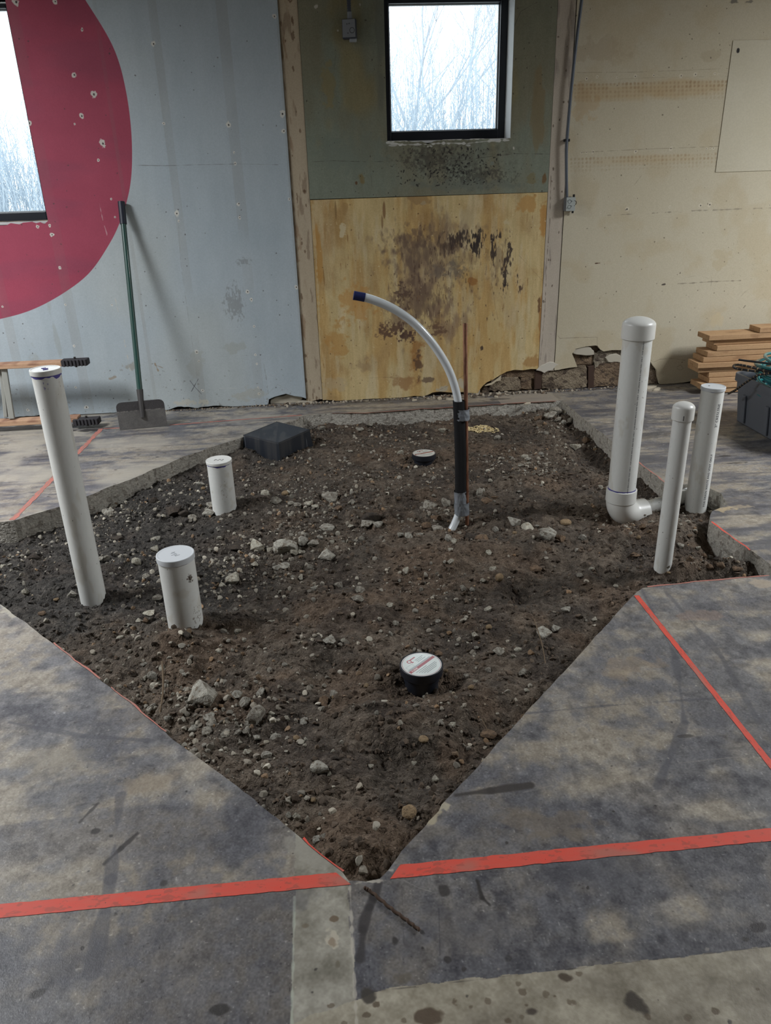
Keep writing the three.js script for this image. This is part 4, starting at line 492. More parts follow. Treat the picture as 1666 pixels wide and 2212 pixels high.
// px, py of the middle, width in px, kind, height over width, own label
const STONES = [[438, 1498, 60, 'g', .85, 'largest jagged grey concrete chunk, among rubble by the saw cut'], [556, 1541, 44, 'g', .85, 'lumpy grey concrete chunk beside a small white pebble, below the largest chunk'], [456, 1560, 30, 'g', .6], [514, 1499, 22, 'g', 1], [562, 1496, 18, 'g', 1], [528, 1515, 22, 'g', .8], [453, 1544, 25, 'g', .6], [447, 1580, 22, 'g', .8], [420, 1571, 22, 'g', .6], [361, 1551, 18, 'g', .8], [330, 1524, 20, 'g', .8], [327, 1463, 20, 'g', .8], [313, 1463, 12, 'p', .8], [534, 1583, 14, 'g', .9], [558, 1589, 20, 'g', .5], [594, 1592, 22, 'g', .6], [535, 1623, 18, 'p', .7], [577, 1632, 20, 'g', 1], [690, 1655, 36, 'g', .9, 'flat-sided grey slab fragment tipped up in brown earth'], [726, 1637, 20, 'd', .7], [711, 1671, 11, 'p', .8], [657, 1553, 22, 'g', .5], [621, 1557, 12, 'p', .9], [585, 1542, 14, 'p', 1], [486, 1583, 20, 'g', .7], [642, 1764, 16, 'p', 1.1], [624, 1760, 15, 'g', 1], [687, 1814, 20, 'g', .8], [699, 1805, 14, 'g', .8],
  [884, 1753, 31, 't', .9, 'round brown river pebble near the tip of the pit'], [866, 1740, 12, 'b', .9], [815, 1832, 14, 'b', .9], [832, 1838, 14, 'b', .9], [1018, 1484, 14, 't', .8], [1009, 1459, 12, 'g', .8], [1028, 1471, 11, 'p', .7], [964, 1449, 9, 't', .9], [1057, 1585, 30, 'b', .6, 'brown flat stone half buried against the straight saw cut'], [1117, 1403, 16, 'p', 1], [1110, 1418, 12, 'p', 1], [1077, 1403, 24, 'g', .4], [915, 1593, 22, 't', .5], [871, 1631, 14, 'd', .6], [1137, 1491, 10, 'p', .8], [1128, 1452, 16, 'g', .9], [947, 1410, 20, 'b', .6],
  [1141, 1136, 34, 'p', .6, 'pale rough concrete lump beside a grey broken cube'], [1186, 1156, 30, 'g', 1, 'grey broken concrete cube standing beside the pale lump'], [1170, 1146, 14, 'g', 1], [1222, 1127, 22, 't', .7], [1114, 1123, 28, 'g', .5], [1069, 1143, 14, 'g', .8], [1258, 1159, 20, 'g', .8], [1209, 1155, 22, 'b', .7], [947, 1142, 24, 'g', .8], [883, 1156, 18, 'g', .7], [906, 1153, 16, 'g', .7], [865, 1155, 12, 'g', .9], [927, 1091, 30, 'g', .7], [965, 1090, 24, 'g', 1.2], [944, 1117, 24, 'b', .6], [918, 1135, 20, 'b', .6], [968, 1163, 18, 'g', .9], [1039, 1161, 26, 'b', .6], [1013, 1158, 20, 'd', .8], [1056, 1192, 14, 'p', .6], [1079, 1247, 18, 't', 1], [1157, 1227, 22, 'b', .6], [1222, 1316, 20, 'g', .8], [1176, 1362, 40, 'g', .35, 'thin flat grey concrete flake beside the straight saw cut'], [1200, 1360, 20, 'g', .6], [1001, 1270, 16, 'g', .6], [875, 1234, 18, 'p', .4], [843, 1306, 14, 'p', .9], [1053, 1316, 14, 'p', 1], [1026, 1371, 14, 'p', .7], [947, 1341, 12, 'g', .8], [1252, 1244, 14, 'g', .6], [1284, 1338, 12, 'p', .9], [1004, 1339, 11, 'p', .7],
  [554, 1179, 30, 'p', .9, 'whitish lumpy concrete stone alone on black earth'], [626, 1177, 48, 'g', .55, 'long grey concrete stone in the cluster on dark earth'], [658, 1167, 26, 'g', .9, 'upright grey concrete block in the middle of the stone cluster'], [679, 1172, 22, 'g', .8], [637, 1194, 16, 'p', 1.1], [648, 1192, 16, 'p', .8], [616, 1219, 28, 'g', .6], [600, 1226, 18, 'g', .6], [792, 1132, 28, 'g', .65], [817, 1136, 26, 'g', .7], [706, 1196, 36, 'g', .6], [668, 1225, 14, 'g', .7], [649, 1246, 14, 'p', .8], [731, 1265, 16, 'g', .9], [777, 1276, 18, 'g', 1], [775, 1293, 24, 'g', .7], [550, 1216, 18, 'p', .6], [708, 1139, 28, 'g', .6], [757, 1136, 14, 'p', .5], [693, 1161, 14, 'g', .8], [719, 1171, 10, 'p', .9], [607, 1280, 8, 'p', .9], [800, 1110, 38, 'd', .5, 'dark brown sunken block of earth behind two pale stones'],
  [712, 1073, 32, 'g', .75, 'squarish grey concrete block with a small brown stone in front'], [728, 1096, 18, 'b', .8], [643, 1089, 18, 'g', .6], [629, 1085, 14, 'g', .9], [667, 1087, 18, 'p', .5], [683, 1094, 16, 'p', .5], [763, 1085, 14, 'g', .8], [594, 1077, 28, 'g', .35], [570, 1064, 18, 'p', .6], [864, 976, 14, 'p', .6], [759, 972, 11, 'p', .5], [956, 929, 14, 'p', .8], [919, 941, 10, 'p', .7], [799, 923, 18, 'g', .5], [778, 927, 16, 'g', .5], [451, 1104, 26, 'g', .4], [434, 1043, 18, 'g', .5], [453, 1089, 16, 'g', .7], [698, 923, 14, 'g', .5], [474, 1162, 13, 'p', .6], [514, 1174, 30, 'd', .4],
  [1245, 968, 22, 'p', .8, 'pale yellowish concrete lump near the far end of the pit'], [1265, 951, 16, 'b', .8], [1122, 1003, 18, 'g', .6], [1135, 986, 14, 'p', .7], [1141, 993, 12, 'g', .7], [1074, 948, 14, 'g', .8], [1169, 980, 12, 'g', .7], [1036, 1059, 20, 'g', .7], [1061, 1042, 10, 'p', .9], [1051, 1082, 20, 'b', .6], [1069, 1081, 14, 'b', .6], [1167, 1025, 11, 'p', .5], [1186, 899, 30, 'g', .7], [1200, 886, 26, 'g', .6], [1188, 891, 20, 'g', .7], [1159, 906, 12, 'b', .8], [1167, 894, 11, 'b', .9], [1220, 904, 12, 'g', 1], [1231, 902, 16, 'g', .8], [1218, 890, 14, 'g', .8], [1205, 905, 14, 'g', .7], [1176, 885, 12, 'g', .8],
  [353, 1119, 13, 'p', .7], [391, 1134, 8, 'p', 1], [376, 1104, 32, 'd', .7], [396, 1107, 26, 'd', .8], [336, 1184, 16, 'p', .9], [291, 1211, 18, 'p', .7], [228, 1206, 16, 'g', 1], [318, 1245, 16, 'g', .9], [232, 1104, 22, 'g', .6], [240, 1095, 20, 'g', .6], [417, 1117, 20, 'g', 1], [504, 1248, 30, 'p', .6], [479, 1262, 14, 'p', .8], [474, 1406, 16, 'p', .8], [156, 1280, 18, 'g', .6], [54, 1280, 14, 'p', .8], [170, 1329, 14, 'g', .9], [324, 1320, 22, 'p', .35], [343, 1295, 18, 'g', .9], [349, 1438, 14, 'p', .8], [311, 1431, 14, 'g', .7], [514, 1356, 12, 'p', .8], [528, 1381, 10, 'p', .8], [407, 1383, 18, 'd', .8], [7, 1216, 14, 'p', .6], [330, 1082, 18, 'd', .6], [110, 1135, 22, 'd', .7], [70, 1200, 22, 'd', .6], [255, 1160, 26, 'd', .5],
  [1388, 1139, 15, 'b', 1], [1371, 1198, 22, 'b', .5], [1380, 1161, 9, 't', 1], [1489, 1152, 11, 'b', .9], [1472, 1170, 18, 'g', .6], [1492, 1206, 16, 'b', .7], [1523, 1203, 12, 'b', 1], [1536, 1220, 16, 'b', .7], [1555, 1220, 16, 'b', .9], [1568, 1227, 22, 'b', .5], [1573, 1203, 30, 'd', .7], [1544, 1244, 22, 'd', .6], [1593, 1224, 18, 'b', .6], [1443, 1249, 8, 't', .7], [1553, 1098, 16, 't', .6], [1566, 1090, 12, 'p', .6], [1545, 1108, 12, 't', .7], [1507, 1247, 10, 'b', .7], [712, 1380, 24, 'g', .7], [720, 1500, 16, 'g', 1], [700, 1515, 22, 'b', .9], [742, 1385, 12, 'p', .8], [590, 1345, 12, 'p', .6], [820, 1330, 10, 'p', .8]];
const stoneAt = seeded(55); let kindIndex = 0;
const LANDMARKS = [[-0.872, -2.46, 'the tall white pipe in black earth'], [-0.52, -2.27, 'the short grey-capped pipe'], [-0.49, -3.24, 'the scribbled white pipe cap'], [-0.26, -3.95, 'the low black box'], [0.5, -3.78, 'the drain behind the foam-wrapped pipe'], [0.54, -2.89, 'the foam-wrapped water tube'], [1.3, -3.0, 'the white elbow fitting'], [1.23, -2.43, 'the thin domed pipe'], [0.23, -1.83, 'the drain with the glossy label'], [0.02, -1.15, 'the near tip of the pit where red lines meet'], [1.35, -4.25, 'the far pit corner by the broken plaster'], [0.62, -4.2, 'the wood shavings']];
for (const [px, py, w] of [[438, 1498, 'the largest concrete chunk'], [640, 1175, 'the cluster of grey stones'], [1180, 1150, 'the broken concrete cube'], [712, 1073, 'the squarish concrete block'], [690, 1655, 'the tipped grey slab fragment'], [1176, 1362, 'the thin concrete flake']]) { const p = onFloor(px, py, -0.07); LANDMARKS.push([p.x, p.z, w]); }
function addStone(px, py, wide, kind, tall, label) {
  const base = onSoil(px, py + wide * 0.2), size = wide * pxSize(base) * 1.14, list = kind === 't' ? ROUND : ANGULAR, mats = STONE[kind], [name, text, group] = STONE_TEXT[kind];
  const mark = LANDMARKS.reduce((b, l) => Math.hypot(l[0] - base.x, l[1] - base.z) < Math.hypot(b[0] - base.x, b[1] - base.z) ? l : b);
  const own = `${size > 0.05 ? 'large' : size > 0.03 ? 'middling' : 'small'} ${text} near ${mark[2]}`;
  const o = single(name, list[kindIndex++ % list.length], mats[Math.floor(stoneAt() * mats.length)], label || own, kind === 'd' ? 'clod' : kind === 't' ? 'pebble' : 'stone', label ? undefined : group, base);
  o.rotation.y = stoneAt() * 6.28; o.rotation.z = (stoneAt() - 0.5) * 0.4; o.scale.set(size, size * clamp(tall, 0.4, 1.15) * 1.05, size); o.position.y += size * tall * 0.2;
}
for (const s of STONES) addStone(...s);
for (let n = 0, r = seeded(77); n < 70;) { const px = r() * 1640, py = 920 + r() * 900, p = onFloor(px, py, -0.08); if (!inPit(p.x, -p.z) || pitEdge(p.x, -p.z) < 0.04) continue; n++; addStone(px, py, 8 + r() * 7, 'ggppbt'[Math.floor(r() * 6)], 0.6 + r() * 0.3); }

function scatter(name, geometry, material, count, seed, size, tint, label, sink = 0.25, weight = null) {
  const r = seeded(seed), im = new THREE.InstancedMesh(geometry, material, count), d = new THREE.Object3D(), c = new THREE.Color(); im.name = name; im.castShadow = im.receiveShadow = true;
  for (let n = 0; n < count;) { const x = SX0 + r() * (SX1 - SX0), z = SZ0 + r() * (SZ1 - SZ0); if (!inPit(x, -z)) continue; if (weight && r() > weight(x, -z)) continue; const q = size(r), y = soilHeight(x, z);
    d.position.set(x, y + q * (0.5 - sink) * 0.6, z); d.rotation.set(r() * 6.28, r() * 6.28, r() * 6.28); d.scale.set(q, q * (0.6 + r() * 0.4), q * (0.7 + r() * 0.3)); d.updateMatrix(); im.setMatrixAt(n, d.matrix); const t = tint(r, x, -z); im.setColorAt(n, c.setRGB(t[0] / 255, t[1] / 255, t[2] / 255, THREE.SRGBColorSpace)); n++; }
  im.userData = { kind: 'stuff', label, category: name.replace('_', ' ') }; scene.add(im); return im;
}
const PEB = rockGeometry(500, true, 1), PEB2 = rockGeometry(507, false, 1), CLOD = rockGeometry(514, true, 1), white = std([255, 255, 255], 0.95);
const HEAPS = [[450, 1560, .13], [570, 1600, .11], [350, 1500, .1], [640, 1180, .2], [700, 1090, .22], [1190, 895, .12], [600, 1750, .08], [480, 1250, .15], [950, 1110, .14], [1130, 1000, .15], [1560, 1215, .08], [250, 1110, .12]].map(([x, y, r]) => { const p = onFloor(x, y, -0.07); return [p.x, -p.z, r]; });
const gravelHere = (x, s) => { let w = 0.05 + smooth(0.48, 0.64, fbm(x * 3 + 70, s * 3, 3)) * 0.32; for (const [a, b, r] of HEAPS) w += 0.8 * Math.exp(-(((x - a) ** 2 + (s - b) ** 2) / (r * r))); return w; };
scatter('gravel', PEB, white, 8500, 61, r => 0.0028 + r() ** 5 * 0.021, (r) => { const k = r(), g = 0.75 + r() * 0.35; return mixc(k < 0.6 ? [152, 147, 136] : k < 0.88 ? [184, 178, 164] : [150, 122, 94], [112, 100, 86], r() * 0.4).map(v => v * g); }, 'small angular gravel strewn over the dug earth', 0.25, gravelHere);
scatter('pebble_grit', PEB2, white, 3200, 62, r => 0.003 + r() ** 4 * 0.013, (r) => { const k = r(), g = 0.75 + r() * 0.35; return (k < 0.55 ? [132, 125, 114] : k < 0.8 ? [146, 134, 116] : [118, 100, 84]).map(v => v * g); }, 'fine rounded pebble grit in the dug earth', 0.25, gravelHere);
scatter('earth_crumbs', CLOD, white, 24000, 63, r => 0.003 + r() ** 5 * 0.02, (r, x, s) => { const dark = smooth(0, -0.7, x) * smooth(2.0, 2.5, s), g = 0.8 + r() * 0.4; return mixc([82, 70, 59], [57, 53, 50], dark).map(v => v * g); }, 'crumbs of dark earth on the dug soil', 0.3);
// wood chips and other bits
{ const p0 = onSoil(1035, 931), im = new THREE.InstancedMesh(new THREE.BoxGeometry(1, 0.18, 0.5), white, 170), d = new THREE.Object3D(), c = new THREE.Color(), r = seeded(64); im.name = 'wood_shavings'; im.castShadow = im.receiveShadow = true;
  for (let n = 0; n < 170; n++) { const a = r() * 6.28, q = Math.sqrt(r()), x = p0.x + Math.cos(a) * q * 0.085 + (n % 3 ? 0 : 0.03), z = p0.z + Math.sin(a) * q * 0.05; d.position.set(x, soilHeight(x, z) + 0.006 + r() * 0.012 * (1 - q), z); d.rotation.set((r() - 0.5) * 1.4, r() * 6.28, (r() - 0.5) * 1.4); const s = 0.008 + r() * 0.012; d.scale.set(s, s, s); d.updateMatrix(); im.setMatrixAt(n, d.matrix); const g = 0.85 + r() * 0.3; im.setColorAt(n, c.setRGB(g * 0.64, g * 0.52, g * 0.29)); }
  im.userData = { kind: 'stuff', label: 'small heap of pale yellow wood shavings beside the copper pipe', category: 'wood shavings' }; scene.add(im); }
{ // chips of plaster and grit along the foot of the wall
  const im = new THREE.InstancedMesh(PEB, white, 1300), d = new THREE.Object3D(), c = new THREE.Color(), r = seeded(65); im.name = 'plaster_rubble'; im.castShadow = im.receiveShadow = true;
  for (let n = 0; n < 1300; n++) { const x = -1.2 + r() * 3.3, heap = Math.exp(-(((x - 1.1) / 0.5) ** 2)) + 0.6 * Math.exp(-(((x + 0.15) / 0.25) ** 2)), q = 0.003 + r() ** 3 * (0.010 + 0.016 * heap), z = Z + 0.012 + r() * r() * (0.03 + 0.06 * heap); d.position.set(x, q * 0.25, z); d.rotation.set(r() * 6, r() * 6, r() * 6); d.scale.set(q, q * 0.7, q); d.updateMatrix(); im.setMatrixAt(n, d.matrix); const k = r(), t = k < 0.4 ? [168, 158, 142] : k < 0.75 ? [86, 76, 66] : [120, 104, 88]; im.setColorAt(n, c.setRGB(t[0] / 255, t[1] / 255, t[2] / 255, THREE.SRGBColorSpace)); }
  im.userData = { kind: 'stuff', label: 'crumbled plaster and grit along the foot of the wall', category: 'rubble' }; scene.add(im); }
function fleck(px, py, w, d, h, color, label, onSoilToo) { const p = onSoilToo ? onSoil(px, py) : onFloor(px, py); const s = new THREE.Shape(); const n = 9, r = seeded(px); for (let i = 0; i < n; i++) { const a = i / n * 6.283, q = 0.7 + r() * 0.5; s[i ? 'lineTo' : 'moveTo'](Math.cos(a) * w / 2 * q, Math.sin(a) * d / 2 * q); } const g = new THREE.ExtrudeGeometry(s, { depth: h, bevelEnabled: true, bevelSize: 0.001, bevelThickness: 0.001, bevelSegments: 1 }); g.rotateX(-Math.PI / 2); const o = single('plaster_chip', g, std(color, 0.9), label, 'plaster chip', 'plaster chips on the floor', p); o.position.y += 0.001; o.rotation.y = r() * 3; return o; }
for (const [x, y, w, d] of [[1404, 838, .12, .05], [1420, 842, .08, .03], [950, 862, .06, .03], [972, 864, .05, .03], [1140, 873, .05, .02], [895, 866, .04, .02], [1072, 858, .03, .02]]) fleck(x, y, w, d, 0.006, [184, 174, 156], 'thin flake of fallen plaster on the floor by the wall');
// twigs and wires sticking out of the soil, and the rusty rod on the slab
const twigMaterial = std([104, 88, 70], 0.9), rustMaterial = std([74, 56, 44], 0.85);
function twig(a, b, r, label, lift = 0.03) { const p = onSoil(...a), q = onSoil(...b); p.y += 0.004 + lift; q.y -= 0.006; const m = p.clone().lerp(q, 0.5); m.x += 0.006; single('dry_twig', tube([p, m, q], r, 16, 6), twigMaterial, label, 'twig'); }
twig([1153, 1357], [1182, 1453], 0.0016, 'thin bent wire sticking out of the earth by the saw cut');
twig([355, 1456], [345, 1545], 0.0028, 'thin straight stick lying among rubble by the saw cut');
twig([1040, 1560], [1062, 1612], 0.0013, 'short thin dry twig close to the flat brown stone', 0.01);
{ const pts = [[788, 1921], [800, 1928], [840, 1962], [880, 1992], [908, 2014]].map(([x, y]) => { const p = onFloor(x, y); p.y = 0.0045; return p; }); const t = thing('rusty_rod', 'twisted rusty rod lying on the slab at the tip of the pit', 'rod', pts[0].clone()); const c = new THREE.CatmullRomCurve3(pts.map(p => p.clone().sub(pts[0])));
  const coil = []; for (let i = 0; i <= 120; i++) { const u = i / 120, p = c.getPoint(u), a = u * 60; coil.push(p.add(V(Math.cos(a) * 0.0012, Math.sin(a) * 0.0012, 0))); } mesh('twisted_bar', tube(coil, 0.0031, 240, 7), rustMaterial, t); }
// ---------------------------------------------------------------- white plastic pipes
const PVC = [220, 221, 218];
function pvcTexture(seed, circ, high, prints = [], smudges = []) {   // wraps once round: u from 0 at +z towards +x
  const W = 1024, H = 1024, cv = document.createElement('canvas'); cv.width = W; cv.height = H; const c = cv.getContext('2d'), r = seeded(seed), im = c.createImageData(W, H);
  for (let j = 0; j < H; j++) for (let i = 0; i < W; i++) { const u = i / W, v = j / H, n = (tfbm(u, v, 4, 3, seed) - 0.5) * 8 + (tnoise(u, v, 60, seed) - 0.5) * 3, d = smooth(0.62, 0.74, tfbm(u, v, 8, 4, seed + 5)) * 12, k = (j * W + i) * 4; im.data[k] = PVC[0] + n - d * 0.8; im.data[k + 1] = PVC[1] + n - d; im.data[k + 2] = PVC[2] + n - d * 1.3; im.data[k + 3] = 255; }
  c.putImageData(im, 0, 0);
  for (let i = 0; i < 26; i++) { c.fillStyle = `rgba(70,62,54,${0.25 + r() * 0.5})`; c.beginPath(); c.ellipse(r() * W, r() * H, (0.0006 + r() * 0.0014) / circ * W, (0.0006 + r() * 0.002) / high * H, 0, 0, 7); c.fill(); }
  for (let i = 0; i < 10; i++) { c.strokeStyle = `rgba(120,112,100,${0.15 + r() * 0.25})`; c.lineWidth = 1.5; const x = r() * W, y = r() * H; c.beginPath(); c.moveTo(x, y); c.lineTo(x + (r() - 0.5) * 30, y + r() * 60); c.stroke(); }
  for (const [u, v, w, h, col, n] of smudges) for (let i = 0; i < n; i++) { c.fillStyle = col; c.beginPath(); c.ellipse((u + (r() + r() - 1) * w / circ) * W, H - (v + (r() + r() - 1) * h) / high * H, (0.0008 + r() * 0.002) / circ * W, (0.001 + r() * 0.003) / high * H, 0, 0, 7); c.fill(); }
  for (const [text, u, v, size, bold, color] of prints) { c.save(); c.translate(u * W, H - v / high * H); c.scale(W / circ, H / high); c.rotate(-Math.PI / 2); c.scale(size / 40, size / 40); c.fillStyle = color || 'rgba(40,40,46,0.9)'; c.font = `${bold ? 'bold ' : ''}40px sans-serif`; c.textAlign = 'left'; c.textBaseline = 'middle'; c.fillText(text, 0, 0); c.restore(); }
  const t = new THREE.CanvasTexture(cv); t.colorSpace = THREE.SRGBColorSpace; t.wrapS = THREE.RepeatWrapping; t.magFilter = THREE.LinearFilter; return t;
}
const pvcPlain = new THREE.MeshPhysicalMaterial({ roughness: 0.34, clearcoat: 0.15, clearcoatRoughness: 0.3 }); pvcPlain.color.setRGB(220 / 255, 220 / 255, 216 / 255, THREE.SRGBColorSpace);
const capGrey = new THREE.MeshPhysicalMaterial({ roughness: 0.42 }); capGrey.color.setRGB(204 / 255, 208 / 255, 212 / 255, THREE.SRGBColorSpace);
const pvcSkin = (t) => new THREE.MeshPhysicalMaterial({ map: t, roughness: 0.36, clearcoat: 0.12, clearcoatRoughness: 0.3 });
const primer = std([70, 64, 140], 0.6);
const facing = (p) => Math.atan2(-p.x, -p.z) / (2 * Math.PI);   // u of the side that faces the camera
function primerRing(r, y, drop, parent, seed) { const n = 64, pos = [], idx = []; for (let i = 0; i <= n; i++) { const a = i / n * 6.2832, q = r + 0.0006, d = drop * (0.25 + 1.1 * Math.max(0, fbm(Math.cos(a) * 2.4 + seed, Math.sin(a) * 2.4 + seed, 3) - 0.28)); pos.push(Math.sin(a) * q, y, Math.cos(a) * q, Math.sin(a) * q, y - d, Math.cos(a) * q); if (i) { const k = i * 2; idx.push(k - 2, k - 1, k, k, k - 1, k + 1); } } const g = new THREE.BufferGeometry(); g.setAttribute('position', new THREE.Float32BufferAttribute(pos, 3)); g.setIndex(idx); g.computeVertexNormals(); return mesh('primer_ring', g, primer, parent); }
function flatCap(r, y, h, parent, material, embossed) {
  const R = r + 0.003, cap = mesh('end_cap', lathe([[0.0001, y + h - 0.0022], [R * 0.86, y + h - 0.0022], [R * 0.9, y + h - 0.0004], [R - 0.002, y + h], [R - 0.0004, y + h - 0.001], [R, y + h - 0.003], [R, y + 0.001], [R - 0.001, y], [r - 0.002, y]]), material, parent);
  if (embossed) { const bits = []; const rr = seeded(Math.round(r * 9999)); for (let i = 0; i < 6; i++) bits.push(rbox(0.006 + rr() * 0.014, 0.0016, 0.003, 0.0006, (rr() - 0.5) * 0.012, y + h - 0.0016, (i - 2.5) * 0.006, 1)); mesh('embossed_mark', mergeGeometries(bits), embossed, cap).rotation.y = 0.5; }
  return cap;
}
function domeCap(r, y, wall, h, dome, parent) { const R = r + wall, pts = [[r - 0.001, y], [R - 0.0015, y], [R, y + 0.002], [R, y + h - dome * 0.5]]; for (let i = 1; i <= 10; i++) { const a = i / 10 * Math.PI / 2; pts.push([Math.max(0.0001, R - (R - 0.0001) * (1 - Math.cos(a)) ** 0.85 * 1), y + h - dome * 0.5 + dome * Math.sin(a) ** 0.9]); } return mesh('end_cap', lathe(pts.map(([x, q]) => [Math.max(x, 0.0001), q])), pvcPlain, parent); }
function column(p, r, bottom, top, tex, parent) { return mesh('pipe', cyl(r, r, top - bottom, bottom, 56, true), pvcSkin(tex), parent); }
const D4 = 0.0572, D3 = 0.0445, D2 = 0.0302;

{ // tall pipe on the left with a flat cap
  const p = V(-0.872, 0, -2.46), top = onWall(95, 806, p.z).y, t = thing('vent_pipe', 'tall white plastic pipe with a flat cap and purple primer, in black earth', 'pipe', p);
  column(p, D3, -0.2, top, pvcTexture(1, 0.28, top + 0.2, [], [[facing(p) - 0.06, top + 0.17, .02, .016, 'rgba(96,86,150,0.4)', 20], [facing(p) + 0.1, 0.1, .012, .012, 'rgba(120,112,100,0.6)', 20]]), t); primerRing(D3, top, 0.018, t, 2); flatCap(D3, top - 0.002, 0.017, t, pvcPlain, primer);
}
{ // short wide pipe in front of it
  const p = onSoil(396, 1350); p.y = 0; const top = onWall(378, 1203, p.z - 0.01).y; p.x = onWall(379, 1200, p.z).x; const t = thing('drain_pipe', 'short wide white pipe with a grey flat cap and soil smudges, beside the tall pipe', 'pipe', p);
  column(p, D4, -0.22, top, pvcTexture(2, 0.36, top + 0.22, [], [[facing(p) + 0.1, top + 0.22 - 0.055, .012, .018, 'rgba(66,56,48,0.6)', 60], [facing(p) + 0.12, 0.2, .02, .04, 'rgba(90,78,66,0.4)', 30]]), t); primerRing(D4, top, 0.006, t, 5); flatCap(D4, top - 0.002, 0.02, t, capGrey, capGrey);
}
{ // short pipe farther back
  const p = onSoil(484, 1103); p.y = 0; const top = onWall(474, 998, p.z).y; p.x = onWall(473, 996, p.z).x; const t = thing('drain_pipe', 'short white pipe with a scribbled flat cap, near the black box', 'pipe', p), r = 0.0535;
  column(p, r, -0.22, top, pvcTexture(3, 0.336, top + 0.22, [], [[facing(p), top + 0.1, .03, .05, 'rgba(120,110,94,0.25)', 40]]), t); primerRing(r, top, 0.012, t, 9); const cap = flatCap(r, top - 0.002, 0.014, t, pvcPlain);
  const scr = [[-.02, .006], [-.012, -.008], [-.004, .008], [.004, -.006], [.012, .008], [.02, -.004]].map(([x, z]) => V(x, top + 0.0104, z)); mesh('scribble', tube(scr, 0.0009, 40, 5), std([70, 70, 74], 0.7), cap);
}
{ // tall wide pipe on an elbow
  const p = V(0, 0, 0), q = onFloor(1345, 1085, 0.0); p.z = -2.87; p.x = onWall(1362, 880, p.z).x; const hubTop = onWall(1338, 1066, p.z + 0.05).y, capBase = onWall(1378, 737, p.z + 0.05).y, capTop = onWall(1383, 692, p.z).y, r = 0.0563, u = facing(p);
  const t = thing('drain_riser', 'tall wide white pipe with a domed cap, standing on an elbow fitting', 'pipe', p);
  const small = Array(5).fill('FOR DRAIN WASTE AND VENT ONLY').join('   ');
  column(p, r, hubTop - 0.03, capBase + 0.01, pvcTexture(4, 0.3676, capBase + 0.04 - hubTop, [[small, u + 0.07, 0.005, 0.0085, true]], [[u + 0.02, 0.4, .08, .2, 'rgba(90,84,76,0.35)', 24]]), t);
  domeCap(r, capBase, 0.007, capTop - capBase, 0.03, t); primerRing(r, hubTop + 0.006, 0.008, t, 12);
  // hub and the bend that turns down towards the right
  const R = r + 0.0065; mesh('hub', lathe([[r, hubTop], [R - 0.001, hubTop], [R, hubTop - 0.001], [R, hubTop - 0.052], [R - 0.001, hubTop - 0.054], [r, hubTop - 0.054]]), pvcPlain, t);
  const bend = [], rad = 0.075, dir = V(0.985, 0, -0.17); for (let i = 0; i <= 16; i++) { const a = i / 16 * Math.PI / 2 * 0.97; bend.push(V(0, hubTop - 0.05, 0).addScaledVector(V(0, -1, 0), rad * Math.sin(a) * 1.0).addScaledVector(dir, rad * (1 - Math.cos(a)))); }
  const e = mesh('elbow', new THREE.TubeGeometry(new THREE.CatmullRomCurve3([V(0, hubTop - 0.045, 0), ...bend, bend[16].clone().addScaledVector(dir, 0.05)]), 60, r + 0.0035, 40), pvcPlain, t);
}
{ // pipe run lying in the soil between the elbow and the rear pipe
  const a = onWall(1388, 1100, -2.885), b = onWall(1500, 1066, -2.93), r = 0.03, L = a.distanceTo(b), t = thing('buried_pipe', 'white pipe lying half buried between elbow and capped pipes, marked VENT ONLY', 'pipe', a);
  const tex = pvcTexture(7, 0.19, L, [['VENT ONLY', 0.14, 0.055, 0.013, false]], [[0.1, 0.03, .03, .02, 'rgba(84,66,50,0.7)', 70]]);
  const g = cyl(r, r, L, 0, 36, true), m = mesh('pipe', g, pvcSkin(tex), t); const dir = b.clone().sub(a).normalize(); m.quaternion.setFromUnitVectors(V(0, 1, 0), dir); m.rotateY(0.3);
  const c = mesh('coupling', cyl(r + 0.004, r + 0.004, 0.03, L - 0.04, 36), new THREE.MeshPhysicalMaterial({ color: 0xe8ecee, roughness: 0.15, clearcoat: 0.6 }), t); c.quaternion.copy(m.quaternion);
}
{ // thin pipe with a domed cap
  const p = onSoil(1436, 1228); p.y = 0; p.x = onWall(1455, 1050, p.z).x; const capBase = onWall(1472, 906, p.z).y, capTop = onWall(1475, 874, p.z).y, t = thing('vent_pipe', 'thin white pipe with a small domed cap, in front of the wider capped pipes', 'pipe', p);
  column(p, D2, -0.2, capBase + 0.005, pvcTexture(5, 0.19, capBase + 0.205, [], [[facing(p) + 0.02, capBase + 0.17, .0015, .02, 'rgba(60,56,60,0.5)', 40], [facing(p) + 0.12, 0.165, .008, .004, 'rgba(96,92,80,0.7)', 30]]), t); domeCap(D2, capBase, 0.0055, capTop - capBase, 0.02, t);
  const u = facing(p) * 6.2832 + 0.1; mesh('ink_mark', rbox(0.0022, 0.016, 0.0008, 0.0003, 0, 0, 0, 1), std([60, 58, 64], 0.7), t).position.set(Math.sin(u) * (D2 + 0.0056), capBase + 0.013, Math.cos(u) * (D2 + 0.0056));
}
